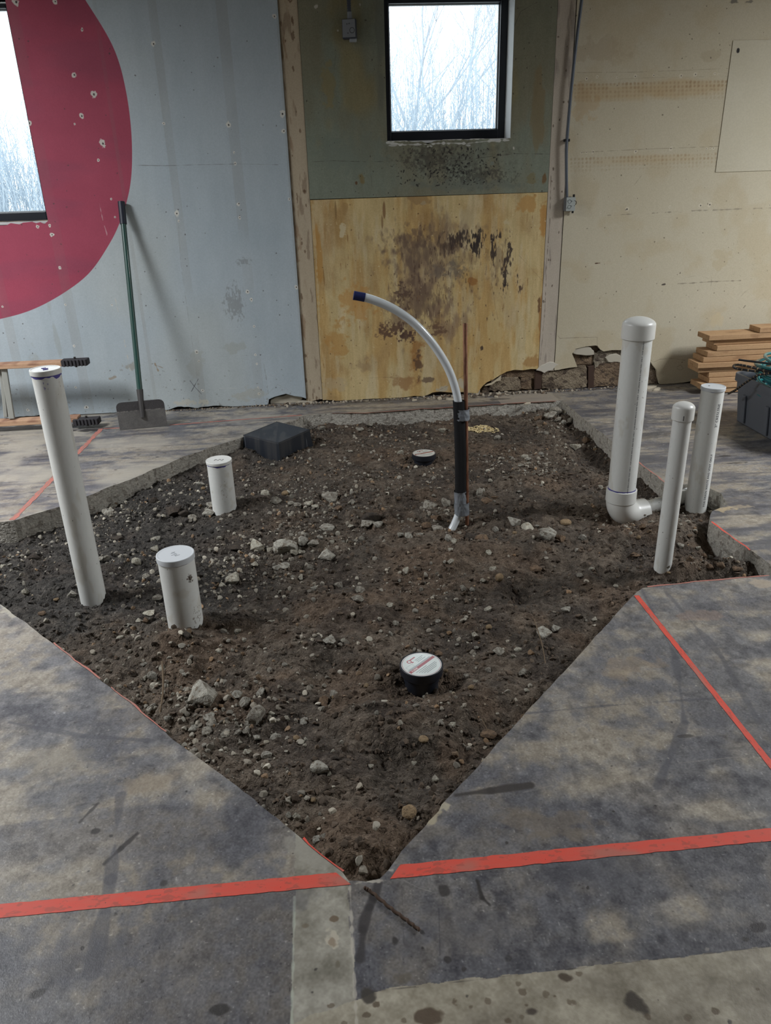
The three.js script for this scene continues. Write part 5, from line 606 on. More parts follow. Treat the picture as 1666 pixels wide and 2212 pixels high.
{ // rear capped pipe with large print
  const p = V(1.556, 0, -2.87), top = onWall(1534, 841, p.z).y, u = facing(p), t = thing('vent_pipe', 'tall white flat-capped pipe printed 3" CRESLINE, FOR DRAIN WASTE AND VENT ONLY', 'pipe', p); p.x = onWall(1520, 980, p.z).x; t.position.x = p.x;
  const H = top + 0.2; column(p, D3, -0.2, top, pvcTexture(6, 0.28, H, [['3" CRESLINE', u + 0.128, H - 0.15, 0.017, true], ['FOR DRAIN WASTE AND VENT ONLY', u + 0.128, H - 0.5, 0.014, true]], [[u - 0.04, H - 0.03, .02, .02, 'rgba(110,104,100,0.4)', 30], [u + 0.05, H - 0.03, .01, .02, 'rgba(110,104,100,0.4)', 30]]), t);
  primerRing(D3, top, 0.007, t, 20); const cap = flatCap(D3, top - 0.002, 0.015, t, capGrey); mesh('gate_mark', rbox(0.007, 0.001, 0.003, 0.0004, -0.012, top + 0.0117, -0.012, 1), std([70, 70, 70], 0.7), cap);
}

// ---------------------------------------------------------------- floor drains under test covers
const blackPlastic = new THREE.MeshPhysicalMaterial({ roughness: 0.45, clearcoat: 0.1 }); blackPlastic.color.setRGB(30 / 255, 33 / 255, 42 / 255, THREE.SRGBColorSpace);
const drainLabel = (() => { const n = 512, cv = document.createElement('canvas'); cv.width = cv.height = n; const c = cv.getContext('2d'); c.fillStyle = '#c9cfcb'; c.fillRect(0, 0, n, n); c.strokeStyle = '#8c3236'; c.lineWidth = 5; c.beginPath(); c.arc(n / 2, n / 2, n / 2 - 12, 0, 7); c.stroke();
  c.save(); c.translate(n / 2, n / 2); c.fillStyle = '#8e1f26'; c.fillRect(-235, -10, 470, 44); c.fillStyle = '#e6e2dc'; c.font = 'bold 34px sans-serif'; c.textAlign = 'left'; c.textBaseline = 'middle'; c.fillText('FLOOR', -200, 12); c.fillStyle = '#5b5f64'; for (const [x, y, w] of [[-225, -34, 420], [-225, -22, 430], [10, -120, 150], [10, -95, 120], [10, -70, 150], [-180, 64, 200], [-160, 92, 320], [-140, 116, 300], [-120, 140, 250], [-90, 164, 190]]) c.fillRect(x, y, w, 7);
  c.fillStyle = '#9a2a30'; c.beginPath(); c.arc(-60, -150, 34, 0, 7); c.fill(); c.fillStyle = '#c9cfcb'; c.beginPath(); c.arc(-60, -150, 20, 0, 7); c.fill(); c.fillStyle = '#9a2a30'; c.fillRect(-30, -176, 96, 20); c.fillRect(-56, -118, 30, 20); c.strokeStyle = '#6a6e72'; c.lineWidth = 3; c.strokeRect(-190, -96, 110, 52); c.restore();
  const t = new THREE.CanvasTexture(cv); t.colorSpace = THREE.SRGBColorSpace; t.magFilter = THREE.LinearFilter; return t; })();
const drainPaper = new THREE.MeshPhysicalMaterial({ map: drainLabel, roughness: 0.22, clearcoat: 0.7, clearcoatRoughness: 0.12 });
function drain(px, py, topPy, R, label, tilt, spin) {
  const p = onSoil(px, py), top = onWall(px, topPy, p.z).y, t = thing('floor_drain', label, 'drain', V(p.x, top, p.z)); t.rotation.set(tilt[0], 0, tilt[1]);
  mesh('cover_rim', lathe([[0.0001, -0.002], [R - 0.004, -0.002], [R - 0.003, 0], [R - 0.001, -0.0005], [R, -0.002], [R * 0.99, -0.026], [R * 0.95, -0.03], [R * 0.82, -0.032]]), blackPlastic, t);
  mesh('body', lathe([[R * 0.82, -0.031], [R * 0.83, -0.05], [R * 0.78, -0.054], [R * 0.78, -0.13], [0.0001, -0.13]]), blackPlastic, t);
  const d = new THREE.CircleGeometry(R - 0.0045, 48); d.rotateX(-Math.PI / 2); d.rotateY(spin); d.translate(0, -0.0012, 0); const l = mesh('paper_label', d, drainPaper, t); l.userData.label = 'glossy round label with a red band';
}
drain(911, 1482, 1434, 0.0635, 'round black floor drain with a glossy round label, in brown earth', [-0.008, 0.0], 0.75);
drain(916, 992, 978, 0.062, 'round black floor drain with a label, behind the upright foam-wrapped pipe', [0.0, 0.0], 0.35);

// ---------------------------------------------------------------- black plastic box over the trap
{ const tops = [[526, 940], [598, 911], [669, 928], [602, 957]].map(([x, y]) => onFloor(x, y, 0.012)), c = tops.reduce((a, p) => a.add(p), V(0, 0, 0)).multiplyScalar(0.25), t = thing('trap_box', 'low black plastic box with sloping sides, at the edge of the slab', 'box', V(c.x, -0.1, c.z));
  const rel = tops.map(p => V(p.x - c.x, 0.112, p.z - c.z)), bot = rel.map(p => V(p.x * 1.09, 0.0, p.z * 1.09)), low = rel.map(p => V(p.x * 1.0, 0.106, p.z * 1.0)), inn = rel.map(p => V(p.x * 0.965, 0.1125, p.z * 0.965));
  const rings = [bot, low, rel.map(p => V(p.x * 0.985, 0.112, p.z * 0.985)), inn], pos = [], quad = (a, b, d, e) => pos.push(...a.toArray(), ...b.toArray(), ...d.toArray(), ...a.toArray(), ...d.toArray(), ...e.toArray());
  for (let k = 0; k + 1 < rings.length; k++) for (let i = 0; i < 4; i++) { const j = (i + 1) % 4; quad(rings[k][j], rings[k][i], rings[k + 1][i], rings[k + 1][j]); }
  quad(inn[3], inn[2], inn[1], inn[0]); const g = new THREE.BufferGeometry(); g.setAttribute('position', new THREE.Float32BufferAttribute(pos, 3)); g.setAttribute('uv', new THREE.Float32BufferAttribute(pos.flatMap((_, i) => i % 3 === 2 ? [pos[i - 2] * 3, pos[i] * 3] : []), 2)); g.computeVertexNormals();
  const P = new Paint(256, 256, 0, 0, 0.34, 0.34).fill((x, y) => { const n = fbm(x * 16, y * 16, 4), d = smooth(0.55, 0.75, fbm(x * 30 + 4, y * 8, 3)); return mixc([30, 35, 44], [74, 72, 70], d * 0.5 + n * 0.08); }); P.stroke([[0.05, 0.2], [0.2, 0.22], [0.3, 0.15]], 0.004, [150, 150, 150], 0.6, { gap: 0.5 }).stroke([[0.16, 0.02], [0.18, 0.2], [0.17, 0.32]], 0.004, [160, 160, 160], 0.5, { gap: 0.5 });
  mesh('shell', g, new THREE.MeshPhysicalMaterial({ map: P.texture(true), roughness: 0.4, side: THREE.DoubleSide }), t); const ridge = tops.map(p => V(p.x - c.x, 0.1115, p.z - c.z).multiply(V(0.985, 1, 0.985))); mesh('top_edge', tube([ridge[0], ridge[1], ridge[2], ridge[3]].flatMap((p, i, a) => [p.clone().lerp(a[(i + 1) % 4], 0.02), p.clone().lerp(a[(i + 1) % 4], 0.5), p.clone().lerp(a[(i + 1) % 4], 0.98)]), 0.0022, 120, 6, true), blackPlastic, t);
}

// ---------------------------------------------------------------- water line: bent white tube in foam, taped to a copper pipe
{ const z = -2.89, at = (x, y, dz = 0) => onWall(x, y, z + dz), foot = at(1000, 1140); const t = thing('water_line', 'white flexible water tube in black foam, taped to an upright copper pipe', 'water line', V(foot.x, -0.08, z)); const loc = (p) => p.clone().sub(t.position);
  const pts = [[950, 1182, .05], [966, 1160, .03], [982, 1132, .01], [992, 1105, 0], [995, 1060, 0], [994, 980, 0], [992, 900, 0], [990, 868, 0], [983, 836, 0], [970, 800, 0], [950, 764, 0], [925, 730, 0], [892, 696, 0], [852, 668, 0], [815, 651, 0], [790, 643, 0], [764, 638, 0]].map(([x, y, d]) => loc(at(x, y, d)));
  const r = 0.0158, curve = new THREE.CatmullRomCurve3(pts), all = curve.getSpacedPoints(120);
  const tubeMat = new THREE.MeshPhysicalMaterial({ roughness: 0.28, clearcoat: 0.3 }); tubeMat.color.setRGB(222 / 255, 228 / 255, 232 / 255, THREE.SRGBColorSpace);
  const pipe = mesh('plastic_tube', tube(all, r, 200, 24), tubeMat, t);
  const end = all.slice(-6), tip = new THREE.CatmullRomCurve3(end.slice(1)); const blue = std([28, 40, 92], 0.5);
  mesh('blue_end', mergeGeometries([new THREE.TubeGeometry(tip, 20, r + 0.0009, 24), (() => { const g = new THREE.CircleGeometry(r + 0.0009, 24), a = end[end.length - 1], b = end[end.length - 2]; g.applyQuaternion(new THREE.Quaternion().setFromUnitVectors(V(0, 0, 1), a.clone().sub(b).normalize())); g.translate(a.x, a.y, a.z); return g; })()]), blue, pipe);
  const foamTop = loc(at(991, 866)), foamLow = loc(at(995, 1088)), fr = 0.0232, foam = new THREE.MeshStandardMaterial({ roughness: 1, bumpMap: rep(fineRelief, 3, 12), bumpScale: 0.003 }); foam.color.setRGB(0.014, 0.014, 0.016);
  mesh('foam_sleeve', mergeGeometries([new THREE.TubeGeometry(new THREE.CatmullRomCurve3([foamLow, loc(at(995, 980)), foamTop]), 40, fr, 28), (() => { const g = new THREE.RingGeometry(r, fr, 28); g.rotateX(-Math.PI / 2); g.translate(foamTop.x, foamTop.y, foamTop.z); return g; })()]), foam, t);
  const copperTop = loc(at(1005, 699)), copperLow = loc(at(1010, 1150)); copperLow.y -= 0.06; const cr = 0.0081, copper = new THREE.MeshStandardMaterial({ metalness: 0.55, roughness: 0.42, bumpMap: fineRelief, bumpScale: 0.0004 }); { const P = new Paint(64, 512, 0, 0, 1, 1).fill((x, y) => mixc([176, 128, 104], [140, 98, 80], smooth(0.35, 0.7, fbm(x * 3, y * 26, 4)))); copper.map = P.texture(true); }
  const len = copperTop.distanceTo(copperLow), g = cyl(cr, cr, len, 0, 24, true), cp = mesh('copper_pipe', mergeGeometries([g, (() => { const q = new THREE.RingGeometry(cr * 0.82, cr, 24); q.rotateX(-Math.PI / 2); q.translate(0, len, 0); return q; })()]), copper, t); cp.position.copy(copperLow); cp.quaternion.setFromUnitVectors(V(0, 1, 0), copperTop.clone().sub(copperLow).normalize());
  // silver tape wound round both
  const tape = new THREE.MeshPhysicalMaterial({ roughness: 0.38, metalness: 0.25, bumpMap: rep(relief(256, (u, v) => tfbm(u, v * 0.25, 8, 3, 3)), 2, 1), bumpScale: 0.004 }); tape.color.setRGB(140 / 255, 146 / 255, 154 / 255, THREE.SRGBColorSpace);
  function wrap(y0, y1, both) { const a = loc(at(994, y0)), b = loc(at(995, y1)), n = 48, rows = 10, pos = [], uv = [], idx = [], rr = seeded(y0); for (let j = 0; j <= rows; j++) { const v = j / rows, y = a.y + (b.y - a.y) * v, cx = a.x + (b.x - a.x) * v, w = 1 + (j % 3 === 0 ? 0.03 : 0) + (rr() - 0.5) * 0.03; for (let i = 0; i <= n; i++) { const th = i / n * 6.2832, c = Math.cos(th), s = Math.sin(th); let q = (fr + 0.0014) * w * (1 + 0.02 * Math.sin(th * 5 + j)); if (both && c > 0) q += 0.0125 * c ** 1.5; pos.push(cx - foot.x * 0 + c * q, y + (i % 5) * 0.0004, a.z + s * q); uv.push(i / n, v); } } for (let j = 0; j < rows; j++) for (let i = 0; i < n; i++) { const k = j * (n + 1) + i; idx.push(k, k + 1, k + n + 1, k + 1, k + n + 2, k + n + 1); } const q = new THREE.BufferGeometry(); q.setAttribute('position', new THREE.Float32BufferAttribute(pos, 3)); q.setAttribute('uv', new THREE.Float32BufferAttribute(uv, 2)); q.setIndex(idx); q.computeVertexNormals(); tape.side = THREE.DoubleSide; return mesh('silver_tape', q, tape, t); }
  wrap(883, 907, true); wrap(1061, 1090, false); wrap(1085, 1111, true);
}

// ---------------------------------------------------------------- floor scraper leaning on the wall
{ const base = onFloor(311, 925), hubP = onWall(304, 870, base.z - 0.01), topP = onWall(262, 436, Z + 0.03), t = thing('floor_scraper', 'long-handled floor scraper with a green handle leaning against the grey wall', 'scraper', V(base.x, 0, base.z)), loc = (p) => p.clone().sub(t.position);
  const A = loc(onWall(308, 902, base.z + 0.004)), B = loc(topP), dir = B.clone().sub(A).normalize(), rod = (u0, u1, r0, r1, mat, name, par = t) => { const L = A.distanceTo(B), g = cyl(r0, r1, (u1 - u0) * L, 0, 24), m = mesh(name, g, mat, par); m.position.copy(A).addScaledVector(dir, u0 * L); m.quaternion.setFromUnitVectors(V(0, 1, 0), dir); return m; };
  const greenPaint = new THREE.MeshPhysicalMaterial({ roughness: 0.35, clearcoat: 0.3 }); greenPaint.color.setRGB(38 / 255, 72 / 255, 66 / 255, THREE.SRGBColorSpace);
  rod(0.1, 0.92, 0.0155, 0.0145, greenPaint, 'handle'); rod(0.9, 1.0, 0.0185, 0.019, new THREE.MeshPhysicalMaterial({ color: 0x1c2030, roughness: 0.5 }), 'grip'); rod(0.0, 0.135, 0.012, 0.0185, std([78, 76, 76], 0.55, { metalness: 0.5 }), 'socket');
  const w = 0.131, s = new THREE.Shape(); s.moveTo(-w, 0); s.lineTo(w, 0); s.lineTo(w, 0.12); s.quadraticCurveTo(w, 0.152, w - 0.034, 0.152); s.lineTo(-w + 0.034, 0.152); s.quadraticCurveTo(-w, 0.152, -w, 0.12); s.closePath();
  const P = new Paint(256, 160, -0.14, 0, 0.28, 0.16).fill((x, y) => { const n = fbm(x * 30, y * 30, 4), c = noise(x * 300, y * 300); let q = mixc([92, 90, 90], [118, 115, 112], n); q = y > 0.1 + (noise(x * 90, 3) - 0.5) * 0.004 ? mixc(q, [62, 60, 62], 0.75) : q; if (Math.abs(y - 0.1) < 0.003) q = mixc(q, [160, 156, 150], 0.6 * noise(x * 120, 7)); const g = (c - 0.5) * 12; return [q[0] + g, q[1] + g, q[2] + g]; });
  const g = new THREE.ExtrudeGeometry(s, { depth: 0.003, bevelEnabled: true, bevelSize: 0.0006, bevelThickness: 0.0006, bevelSegments: 1 }); planarUV(g, -0.14, 0, 0.28, 0.16); const blade = mesh('blade', g, new THREE.MeshStandardMaterial({ map: P.texture(), roughness: 0.5, metalness: 0.45 }), t); blade.rotation.set(-0.12, 0.1, 0.025); blade.position.set(0, 0.004, 0);
}

// ---------------------------------------------------------------- wooden ladder lying on its side
{ const z0 = -4.36, t = thing('wooden_ladder', 'wooden ladder with black rubber feet lying on its side by the wall', 'ladder', V(-1.9, 0, z0)), wood = [[172, 134, 108], [190, 156, 126]];
  const P = new Paint(512, 64, 0, 0, 1.4, 0.1).fill((x, y) => { const n = fbm(x * 5, y * 160, 4), d = smooth(0.55, 0.75, fbm(x * 9 + 5, y * 30, 3)); let q = mixc(wood[0], wood[1], n); q = mixc(q, [128, 92, 74], d * 0.7); const g = (noise(x * 300, y * 900) - 0.5) * 14; return [q[0] + g, q[1] + g, q[2] + g]; }); const rail = new THREE.MeshStandardMaterial({ map: P.texture(true), roughness: 0.75 });
  const rungMat = std([146, 146, 140], 0.7), rubber = std([50, 48, 52], 0.85), loc = (x, y, z) => onWall(x, y, z).sub(t.position);
  const rod = (a, b, hh, dd, name, mat) => { const L = a.distanceTo(b), g = rbox(L, hh, dd, 0.004, L / 2, 0, 0, 1); planarUV(g, 0, 0, 1.4, 0.1); const m = mesh(name, g, mat, t); m.position.copy(a); m.quaternion.setFromUnitVectors(V(1, 0, 0), b.clone().sub(a).normalize()); return m; };
  const zu = -4.42, zl = -4.36, ua = loc(0, 790, zu), ub = loc(150, 783, zu), uDir = ub.clone().sub(ua).normalize(), la = loc(0, 913, zl), lb = loc(172, 903, zl), lDir = lb.clone().sub(la).normalize(); ua.addScaledVector(uDir, -0.6); la.addScaledVector(lDir, -0.6);
  const up = rod(ua, ub, 0.028, 0.07, 'rail', rail), low = rod(la, lb, 0.03, 0.07, 'rail', rail);
  for (const px of [-60, 5, 20]) { const q = px === 5 ? -0.03 : 0, a = loc(px === 20 ? 9 : px === 5 ? -2 : px, 796, zu), b = loc(px === 20 ? 26 : px === 5 ? 9 : px + 16, 905, zl); a.z += q; b.z += q; rod(b, a, px === 5 ? 0.02 : 0.03, 0.03, 'rung', rungMat); }
  function foot(px, py, z, parentDir, name, n = 7) { const p = loc(px, py, z), f = new THREE.Group(); f.name = name; t.add(f); f.position.copy(p); f.quaternion.setFromUnitVectors(V(1, 0, 0), parentDir); mesh('rubber_block', rbox(0.145, 0.036, 0.06, 0.006), rubber, f); for (let i = 0; i < n; i++) mesh('tread_rib', rbox(0.011, 0.036, 0.009, 0.002, -0.055 + i * 0.0195, 0, 0.032, 1), rubber, f); mesh('bolt', new THREE.CylinderGeometry(0.006, 0.006, 0.058, 10), std([60, 56, 54], 0.5, { metalness: 0.6 }), f); return f; }
  foot(163, 782, zu + 0.01, uDir, 'rubber_foot'); foot(188, 909, zl + 0.02, lDir, 'rubber_foot');
}

// ---------------------------------------------------------------- stacked boards by the wall
{ const woods = [0, 1, 2].map(k => { const P = new Paint(512, 64, 0, 0, 1.5, 0.19).fill((x, y) => { const ring = fbm(x * 3 + k * 9, y * 110 + k * 7, 4), kn = fbm(x * 8 + k, y * 20 + 3, 3); let q = mixc([156, 121, 86], [180, 147, 110], ring); q = mixc(q, [134, 100, 70], smooth(0.6, 0.75, kn) * 0.6); const g = (noise(x * 260, y * 700) - 0.5) * 16; return [q[0] + g, q[1] + g, q[2] + g]; }); return new THREE.MeshStandardMaterial({ map: P.texture(true), roughness: 0.75 }); });
  const zf = -4.35, list = [[1350, 203, 272, 0, 1.35, 'short pale board lying on top of the board stack'], [540, 330, 408, 0, 1.5, 'topmost long board of the stack by the wall, under the short board'], [612, 416, 498, -0.02], [665, 502, 584, 0], [510, 597, 668, 0.0], [445, 684, 760, 0.0], [358, 776, 858, 0.012], [362, 866, 922, -0.01], [538, 880, 938, -0.008], [545, 945, 1022, 0], [420, 1034, 1106, 0.01], [520, 1114, 1192, 0]];
  let below = null; const tops = list.map(([x, y0, y1, dz]) => { const a = onWall(1460 + x * 0.1356, 680 + y0 * 0.1356, zf + dz), b = onWall(1460 + x * 0.1356, 680 + y1 * 0.1356, zf + dz); return [a.x, a.y, b.y]; });
  const bottom = 0.004, n = list.length, hh = (tops[1][1] - bottom) / (n - 1); const r = seeded(12);
  list.forEach(([x, y0, y1, dz, len, own], i) => { const k = n - 1 - i, y = bottom + k * hh + hh / 2, depth = i === 0 ? 0.12 : 0.135 + r() * 0.012, L = len || 1.3 + r() * 0.3, g = rbox(L, hh - 0.002, depth, 0.0025, L / 2, 0, -depth / 2, 1); planarUV(g, r() * 2, r(), 1.5, 0.19, ['x', 'z']); { const p = g.attributes.position, nn = g.attributes.normal, uv = g.attributes.uv; for (let q = 0; q < p.count; q++) if (Math.abs(nn.getZ(q)) > 0.5) uv.setY(q, p.getY(q) / 0.19 + i * 0.3); else if (Math.abs(nn.getX(q)) > 0.5) uv.setXY(q, p.getY(q) * 3 + i, p.getZ(q) / 0.19); }
    const o = single('lumber_board', g, woods[i % 3], own || `sawn board of the wall stack, ${['', '', 'directly under the topmost long board', 'third long board down, its end set back', 'fourth long board down, its end jutting out', 'fifth long board down', 'sixth board down, its end jutting out farthest', 'seventh board down, just under the farthest jutting board', 'eighth board down, its end set well back', 'fourth up from the floor', 'second up from the floor', 'lying on the floor at the bottom'][i]}`, 'board', 'stacked sawn boards by the wall', V(tops[i][0], y, zf + dz)); o.rotation.y = (r() - 0.5) * 0.03; });
}

// ---------------------------------------------------------------- grey storage tub with hose and cords
{ const x0 = 2.2, x1 = 2.68, z0 = -3.86, z1 = -3.2, h = 0.262, t = thing('storage_tub', 'grey plastic storage tub full of hose, beside the stacked boards', 'tub', V((x0 + x1) / 2, 0, (z0 + z1) / 2)), m = new THREE.MeshPhysicalMaterial({ roughness: 0.5, side: THREE.DoubleSide }); m.color.setRGB(96 / 255, 100 / 255, 108 / 255, THREE.SRGBColorSpace);
  const w = x1 - x0, d = z1 - z0, ring = (ax, az, r) => { const o = [], c = [[1, 1], [-1, 1], [-1, -1], [1, -1]]; c.forEach(([sx, sz], i) => { for (let k = 0; k <= 6; k++) { const a = (i * 90 + k * 15) * deg; o.push([sx * (ax / 2 - r) + Math.cos(a) * r, sz * (az / 2 - r) + Math.sin(a) * r]); } }); return o; };
  const loft = (levels) => { const pos = [], idx = []; levels.forEach(([y, s, r]) => ring(w * s, d - w * (1 - s), r).forEach(([x, z]) => pos.push(x, y, z))); const n = 28; for (let j = 0; j + 1 < levels.length; j++) for (let i = 0; i < n; i++) { const a = j * n + i, b = j * n + (i + 1) % n; idx.push(a, a + n, b, b, a + n, b + n); } const g = new THREE.BufferGeometry(); g.setAttribute('position', new THREE.Float32BufferAttribute(pos, 3)); g.setIndex(idx); g.computeVertexNormals(); return g; };
  mesh('body', loft([[0.0, 0.06, 0.01], [0.0, 0.86, 0.035], [0.006, 0.88, 0.04], [0.17, 0.945, 0.045], [0.172, 0.965, 0.045], [0.236, 0.98, 0.045], [0.236, 0.955, 0.04], [0.02, 0.86, 0.035], [0.02, 0.05, 0.01]]), m, t); mesh('rim', loft([[0.222, 0.985, 0.045], [0.222, 1.02, 0.05], [0.258, 1.02, 0.05], [0.262, 1.01, 0.05], [0.262, 0.965, 0.045], [0.23, 0.955, 0.042]]), m, t);
  for (const z of [-0.2, 0.02, 0.2]) { const rib = mesh('rib', rbox(0.012, 0.15, 0.03, 0.004, 0, 0.09, 0, 1), m, t); rib.position.set(-w / 2 + 0.022, 0, z); rib.rotation.z = 0.09; }
  const cx = (x0 + x1) / 2 - 0.02, cz = (z0 + z1) / 2 - 0.07, teal = new THREE.MeshPhysicalMaterial({ roughness: 0.25, clearcoat: 0.5 }); teal.color.setRGB(18 / 255, 104 / 255, 108 / 255, THREE.SRGBColorSpace);
  const hp = [], r = seeded(19); for (let i = 0; i <= 170; i++) { const a = i / 170 * 6.2832 * 10, k = i / 170, rx = 0.185 + 0.03 * Math.sin(a * 0.37) , rz = 0.21 + 0.03 * Math.sin(a * 0.23 + 1); hp.push(V(cx + Math.cos(a) * rx + 0.02 * Math.sin(a * 0.11), 0.2 + k * 0.165 + 0.012 * Math.sin(a * 1.7), cz + Math.sin(a) * rz)); }
  { const e = hp[hp.length - 1]; hp.push(V(x0 + 0.08, 0.36, cz + 0.08), V(x0 - 0.03, 0.29, cz + 0.17), V(x0 - 0.06, 0.2, cz + 0.26), V(x0 - 0.03, 0.12, cz + 0.33), V(x0 + 0.02, 0.05, cz + 0.42)); }
  single('garden_hose', tube(hp, 0.0085, 900, 10), teal, 'coiled teal garden hose heaped in the grey tub', 'hose');
  const cord = std([26, 26, 30], 0.6), braid = std([150, 128, 96], 0.7);
  const at = (x, y, z) => onWall(x, y, z);
  const pts = [at(1720, 792, -3.5), at(1660, 785, -3.6), at(1610, 779, -3.68), at(1596, 777, -3.7)]; single('black_cord', tube(pts, 0.0055, 60, 8), cord, 'straight black cord end sticking out above the hose', 'cord');
  const pts2 = [at(1720, 815, -3.5), at(1640, 803, -3.62), at(1595, 797, -3.68), at(1585, 792, -3.7), at(1590, 788, -3.7), at(1610, 790, -3.66), at(1650, 800, -3.58), at(1720, 812, -3.4)]; const c2 = thing('striped_cord', 'black cord with tan flecks looped over the hose', 'cord', pts2[2]); mesh('cable', tube(pts2.map(p => p.clone().sub(pts2[2])), 0.006, 160, 8), cord, c2);
  const pts3 = [at(1720, 805, -3.5), at(1680, 806, -3.52), at(1640, 810, -3.56), at(1612, 826, -3.6), at(1590, 842, -3.66), at(1575, 850, -3.72)]; const c3 = thing('striped_cord', 'black flecked cord end with a metal tip, hanging over the tub rim', 'cord', pts3[3]); const curve = new THREE.CatmullRomCurve3(pts3.map(p => p.clone().sub(pts3[3]))); mesh('cable', new THREE.TubeGeometry(curve, 100, 0.0055, 8), cord, c3);
  for (const [cv, par, pr] of [[curve, c3, 0.0059], [new THREE.CatmullRomCurve3(pts2.map(p => p.clone().sub(pts2[2]))), c2, 0.0064]]) { const bits = []; for (let i = 0; i < 22; i++) { const u = 0.03 + i / 23, sub = [0, 0.004, 0.008].map(q => cv.getPoint(Math.min(1, u + q))); bits.push(new THREE.TubeGeometry(new THREE.CatmullRomCurve3(sub), 3, pr, 8)); } mesh('fleck', mergeGeometries(bits), braid, par); }
  const e = curve.getPoint(1), m2 = mesh('metal_tip', new THREE.CylinderGeometry(0.004, 0.0055, 0.02, 10), std([186, 186, 182], 0.35, { metalness: 0.8 }), c3); m2.position.copy(e); m2.quaternion.setFromUnitVectors(V(0, 1, 0), curve.getTangent(1));
}

// ---------------------------------------------------------------- electrical boxes and conduits on the wall
const zinc = std([128, 132, 138], 0.5, { metalness: 0.35 }), zincDark = std([62, 66, 76], 0.5, { metalness: 0.4 }), darkHole = std([14, 14, 16], 0.8);
{ const z = Z + 0.035, c = onWall(757, 63, z), t = thing('junction_box', 'small grey metal junction box hanging from flexible conduit, beside the window', 'junction box', V(c.x, c.y, Z)), L = (x, y, zz) => onWall(x, y, zz).sub(t.position);
  mesh('body', rbox(0.072, 0.088, 0.04, 0.004, 0.003, 0, 0.03), zincDark, t).rotation.y = -0.22; mesh('face', rbox(0.066, 0.08, 0.003, 0.0015, 0.003, 0.002, 0.052, 1), zinc, t).rotation.y = -0.22;
  const hole = mesh('knockout', new THREE.TorusGeometry(0.012, 0.0035, 8, 20), darkHole, t); hole.position.set(0.016 - 0.008, -0.008, 0.0535); hole.rotation.y = -0.22;
  for (const [x, y] of [[-0.018, 0.02], [-0.006, 0.022], [0.024, 0.024], [-0.014, -0.02]]) mesh('screw_hole', new THREE.CylinderGeometry(0.0022, 0.0022, 0.003, 8).rotateX(Math.PI / 2), darkHole, t).position.set(x, y, 0.0545);
  mesh('clamp', rbox(0.036, 0.016, 0.03, 0.003, 0.012, -0.049, 0.03), std([168, 176, 184], 0.4, { metalness: 0.4 }), t);
  mesh('connector', cyl(0.0135, 0.0115, 0.034, 0.042, 20), zinc, t).position.set(-0.001, 0, 0.03);
  const a = V(-0.002, 0.075, 0.03), pts = []; for (let i = 0; i < 60; i++) pts.push([0.0092 + (i % 2) * 0.0018, i * 0.0055]); mesh('flexible_conduit', lathe(pts, 20), zincDark, t).position.copy(a);
}
{ const z = Z + 0.04, c = onWall(1232, 441, z), t = thing('junction_box', 'small bright metal junction box under a conduit on the plaster strip', 'junction box', V(c.x, c.y, Z)), L = (x, y, zz) => onWall(x, y, zz).sub(t.position);
  mesh('body', rbox(0.053, 0.074, 0.05, 0.003, 0, 0, 0.025), zinc, t); mesh('face', rbox(0.052, 0.073, 0.002, 0.0008, 0, 0, 0.0515, 1), std([168, 174, 172], 0.45, { metalness: 0.25 }), t);
  for (const y of [0.014, -0.014]) mesh('knockout', new THREE.TorusGeometry(0.0095, 0.0008, 6, 24), zincDark, t).position.set(-0.008, y, 0.0528);
  for (const [x, y] of [[-0.021, 0.018], [-0.021, -0.02], [0.005, 0.016], [0.005, -0.01], [0.022, 0.018], [0.022, -0.008]]) mesh('screw_hole', new THREE.CylinderGeometry(0.0018, 0.0018, 0.002, 8).rotateX(Math.PI / 2), darkHole, t).position.set(x, y, 0.0528);
  for (const [x, y, r] of [[0.025, 0.043, 0.5], [0.024, -0.042, -0.5]]) mesh('mounting_ear', rbox(0.012, 0.016, 0.006, 0.002, 0, 0, 0, 1), darkHole, t).position.set(x, y, 0.02);
  mesh('wire_loop', new THREE.TorusGeometry(0.011, 0.002, 6, 16, Math.PI), darkHole, t).position.set(0.028, 0.006, 0.03); t.children[t.children.length - 1].rotation.z = -Math.PI / 2;
  const zz = Z + 0.034, pts = [[1225, 428], [1224, 380], [1224, 320], [1226, 290], [1232, 220], [1240, 140], [1248, 70], [1257, 0], [1262, -50]].map(([x, y]) => onWall(x, y, zz)); const k = thing('conduit', 'thin grey conduit running up the plaster strip to the ceiling', 'conduit', pts[0].clone()); const steel = std([92, 98, 108], 0.4, { metalness: 0.5 });
  mesh('tube', tube(pts.map(p => p.clone().sub(pts[0])), 0.0085, 120, 14), steel, k); const strap = onWall(1226, 303, zz).sub(pts[0]); mesh('strap', rbox(0.028, 0.014, 0.036, 0.002, 0, 0, -0.012, 1), darkHole, k).position.copy(strap);
}

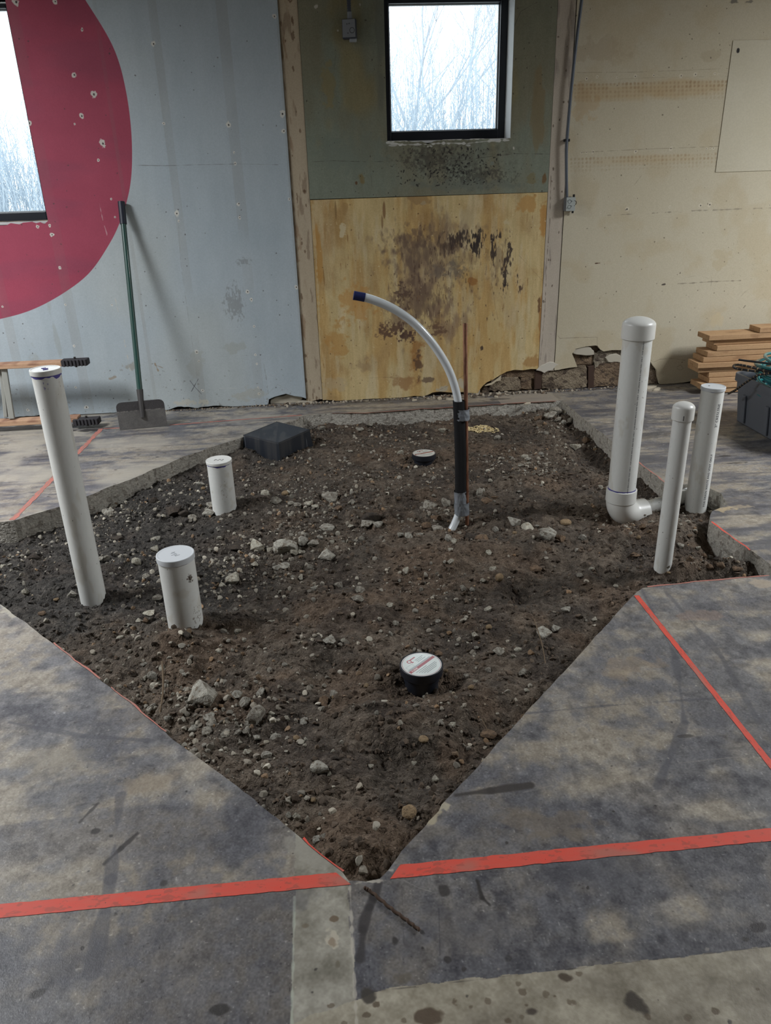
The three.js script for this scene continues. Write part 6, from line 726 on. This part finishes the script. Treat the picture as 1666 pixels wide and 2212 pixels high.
// ---------------------------------------------------------------- outside: bare trees and brush under the overcast sky
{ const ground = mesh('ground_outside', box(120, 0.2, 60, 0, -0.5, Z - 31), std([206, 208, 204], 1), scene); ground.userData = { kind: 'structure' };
  function limb(out, a, b, r0, r1) { const d = b.clone().sub(a), L = d.length(), g = new THREE.CylinderGeometry(r1, r0, L, 6, 1, true); g.translate(0, L / 2, 0); g.applyQuaternion(new THREE.Quaternion().setFromUnitVectors(V(0, 1, 0), d.normalize())); g.translate(a.x, a.y, a.z); out.push(g); }
  function grow(out, r, a, dir, L, rad, depth) { let p = a.clone(), d = dir.clone(); const n = 3; for (let i = 0; i < n; i++) { d.add(V((r() - 0.5) * 0.35, (r() - 0.35) * 0.2, (r() - 0.5) * 0.35)).normalize(); const q = p.clone().addScaledVector(d, L / n); limb(out, p, q, rad * (1 - i * 0.18), rad * (1 - (i + 1) * 0.18)); p = q; if (depth > 0 && i > 0) { const k = depth > 2 ? 1 : 1; for (let j = 0; j < k; j++) { const e = d.clone().add(V((r() - 0.5) * 1.5, (r() - 0.2) * 0.7, (r() - 0.5) * 1.5)).normalize(); grow(out, r, p, e, L * (0.62 + r() * 0.2), rad * 0.42, depth - 1); } } } if (depth > 0) for (let j = 0; j < 2; j++) { const e = d.clone().add(V((r() - 0.5) * 1.0, r() * 0.4, (r() - 0.5) * 1.0)).normalize(); grow(out, r, p, e, L * 0.72, rad * 0.45, depth - 1); } }
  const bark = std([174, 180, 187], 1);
  const trees = [[2.1, -17, 2.3, .085], [4.3, -19, 2.5, .1], [6.2, -25, 2.6, .1], [-6.9, -18, 2.5, .1], [-9.0, -17, 2.4, .09], [3.2, -29, 2.6, .11], [7.0, -18, 2.2, .08], [3.3, -22, 2.4, .1]];
  trees.forEach(([x, z, L, rad], i) => { const r = seeded(900 + i * 13), out = []; grow(out, r, V(0, 0, 0), V((r() - 0.5) * 0.3, 1, 0).normalize(), L, rad, 4); single('bare_tree', mergeGeometries(out), bark, 'pale bare winter tree standing beyond the windows', 'tree', 'bare trees outside', V(x, -0.4, z)); });
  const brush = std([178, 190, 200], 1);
  for (const [x0, x1, z, n, hmax, label, seed] of [[0.8, 4.6, -13.5, 620, 3.6, 'dense pale winter brush seen low through the square window', 71], [-9.5, -4.2, -14, 900, 2.6, 'dense bluish winter brush seen low through the tall window', 72]]) { const r = seeded(seed), out = []; for (let i = 0; i < n; i++) { const a = V(x0 + r() * (x1 - x0), -0.4, z - r() * 3), h = hmax * (0.55 + r() * 0.6), b = a.clone().add(V((r() - 0.5) * 0.9, h, (r() - 0.5) * 0.5)), m = a.clone().lerp(b, 0.5).add(V((r() - 0.5) * 0.2, 0, 0)); limb(out, a, m, 0.009, 0.006); limb(out, m, b, 0.006, 0.003); for (let k = 0; k < 3; k++) { const s = m.clone().lerp(b, r()); limb(out, s, s.clone().add(V((r() - 0.5) * 0.6, 0.15 + r() * 0.4, (r() - 0.5) * 0.4)), 0.005, 0.003); } } const o = mesh(numbered('winter_brush'), mergeGeometries(out), brush, scene); o.userData = { kind: 'stuff', label, category: 'brush' }; }
  const shed = single('white_shed', box(3, 2.6, 2, -14.6, 0.85, -28), std([250, 250, 248], 1), 'plain white shed wall seen low through the tall window', 'shed');
}
scene.traverse(o => { if (o.isLight && !o.isRectAreaLight) o.castShadow = true; });
renderer.render(scene, camera);
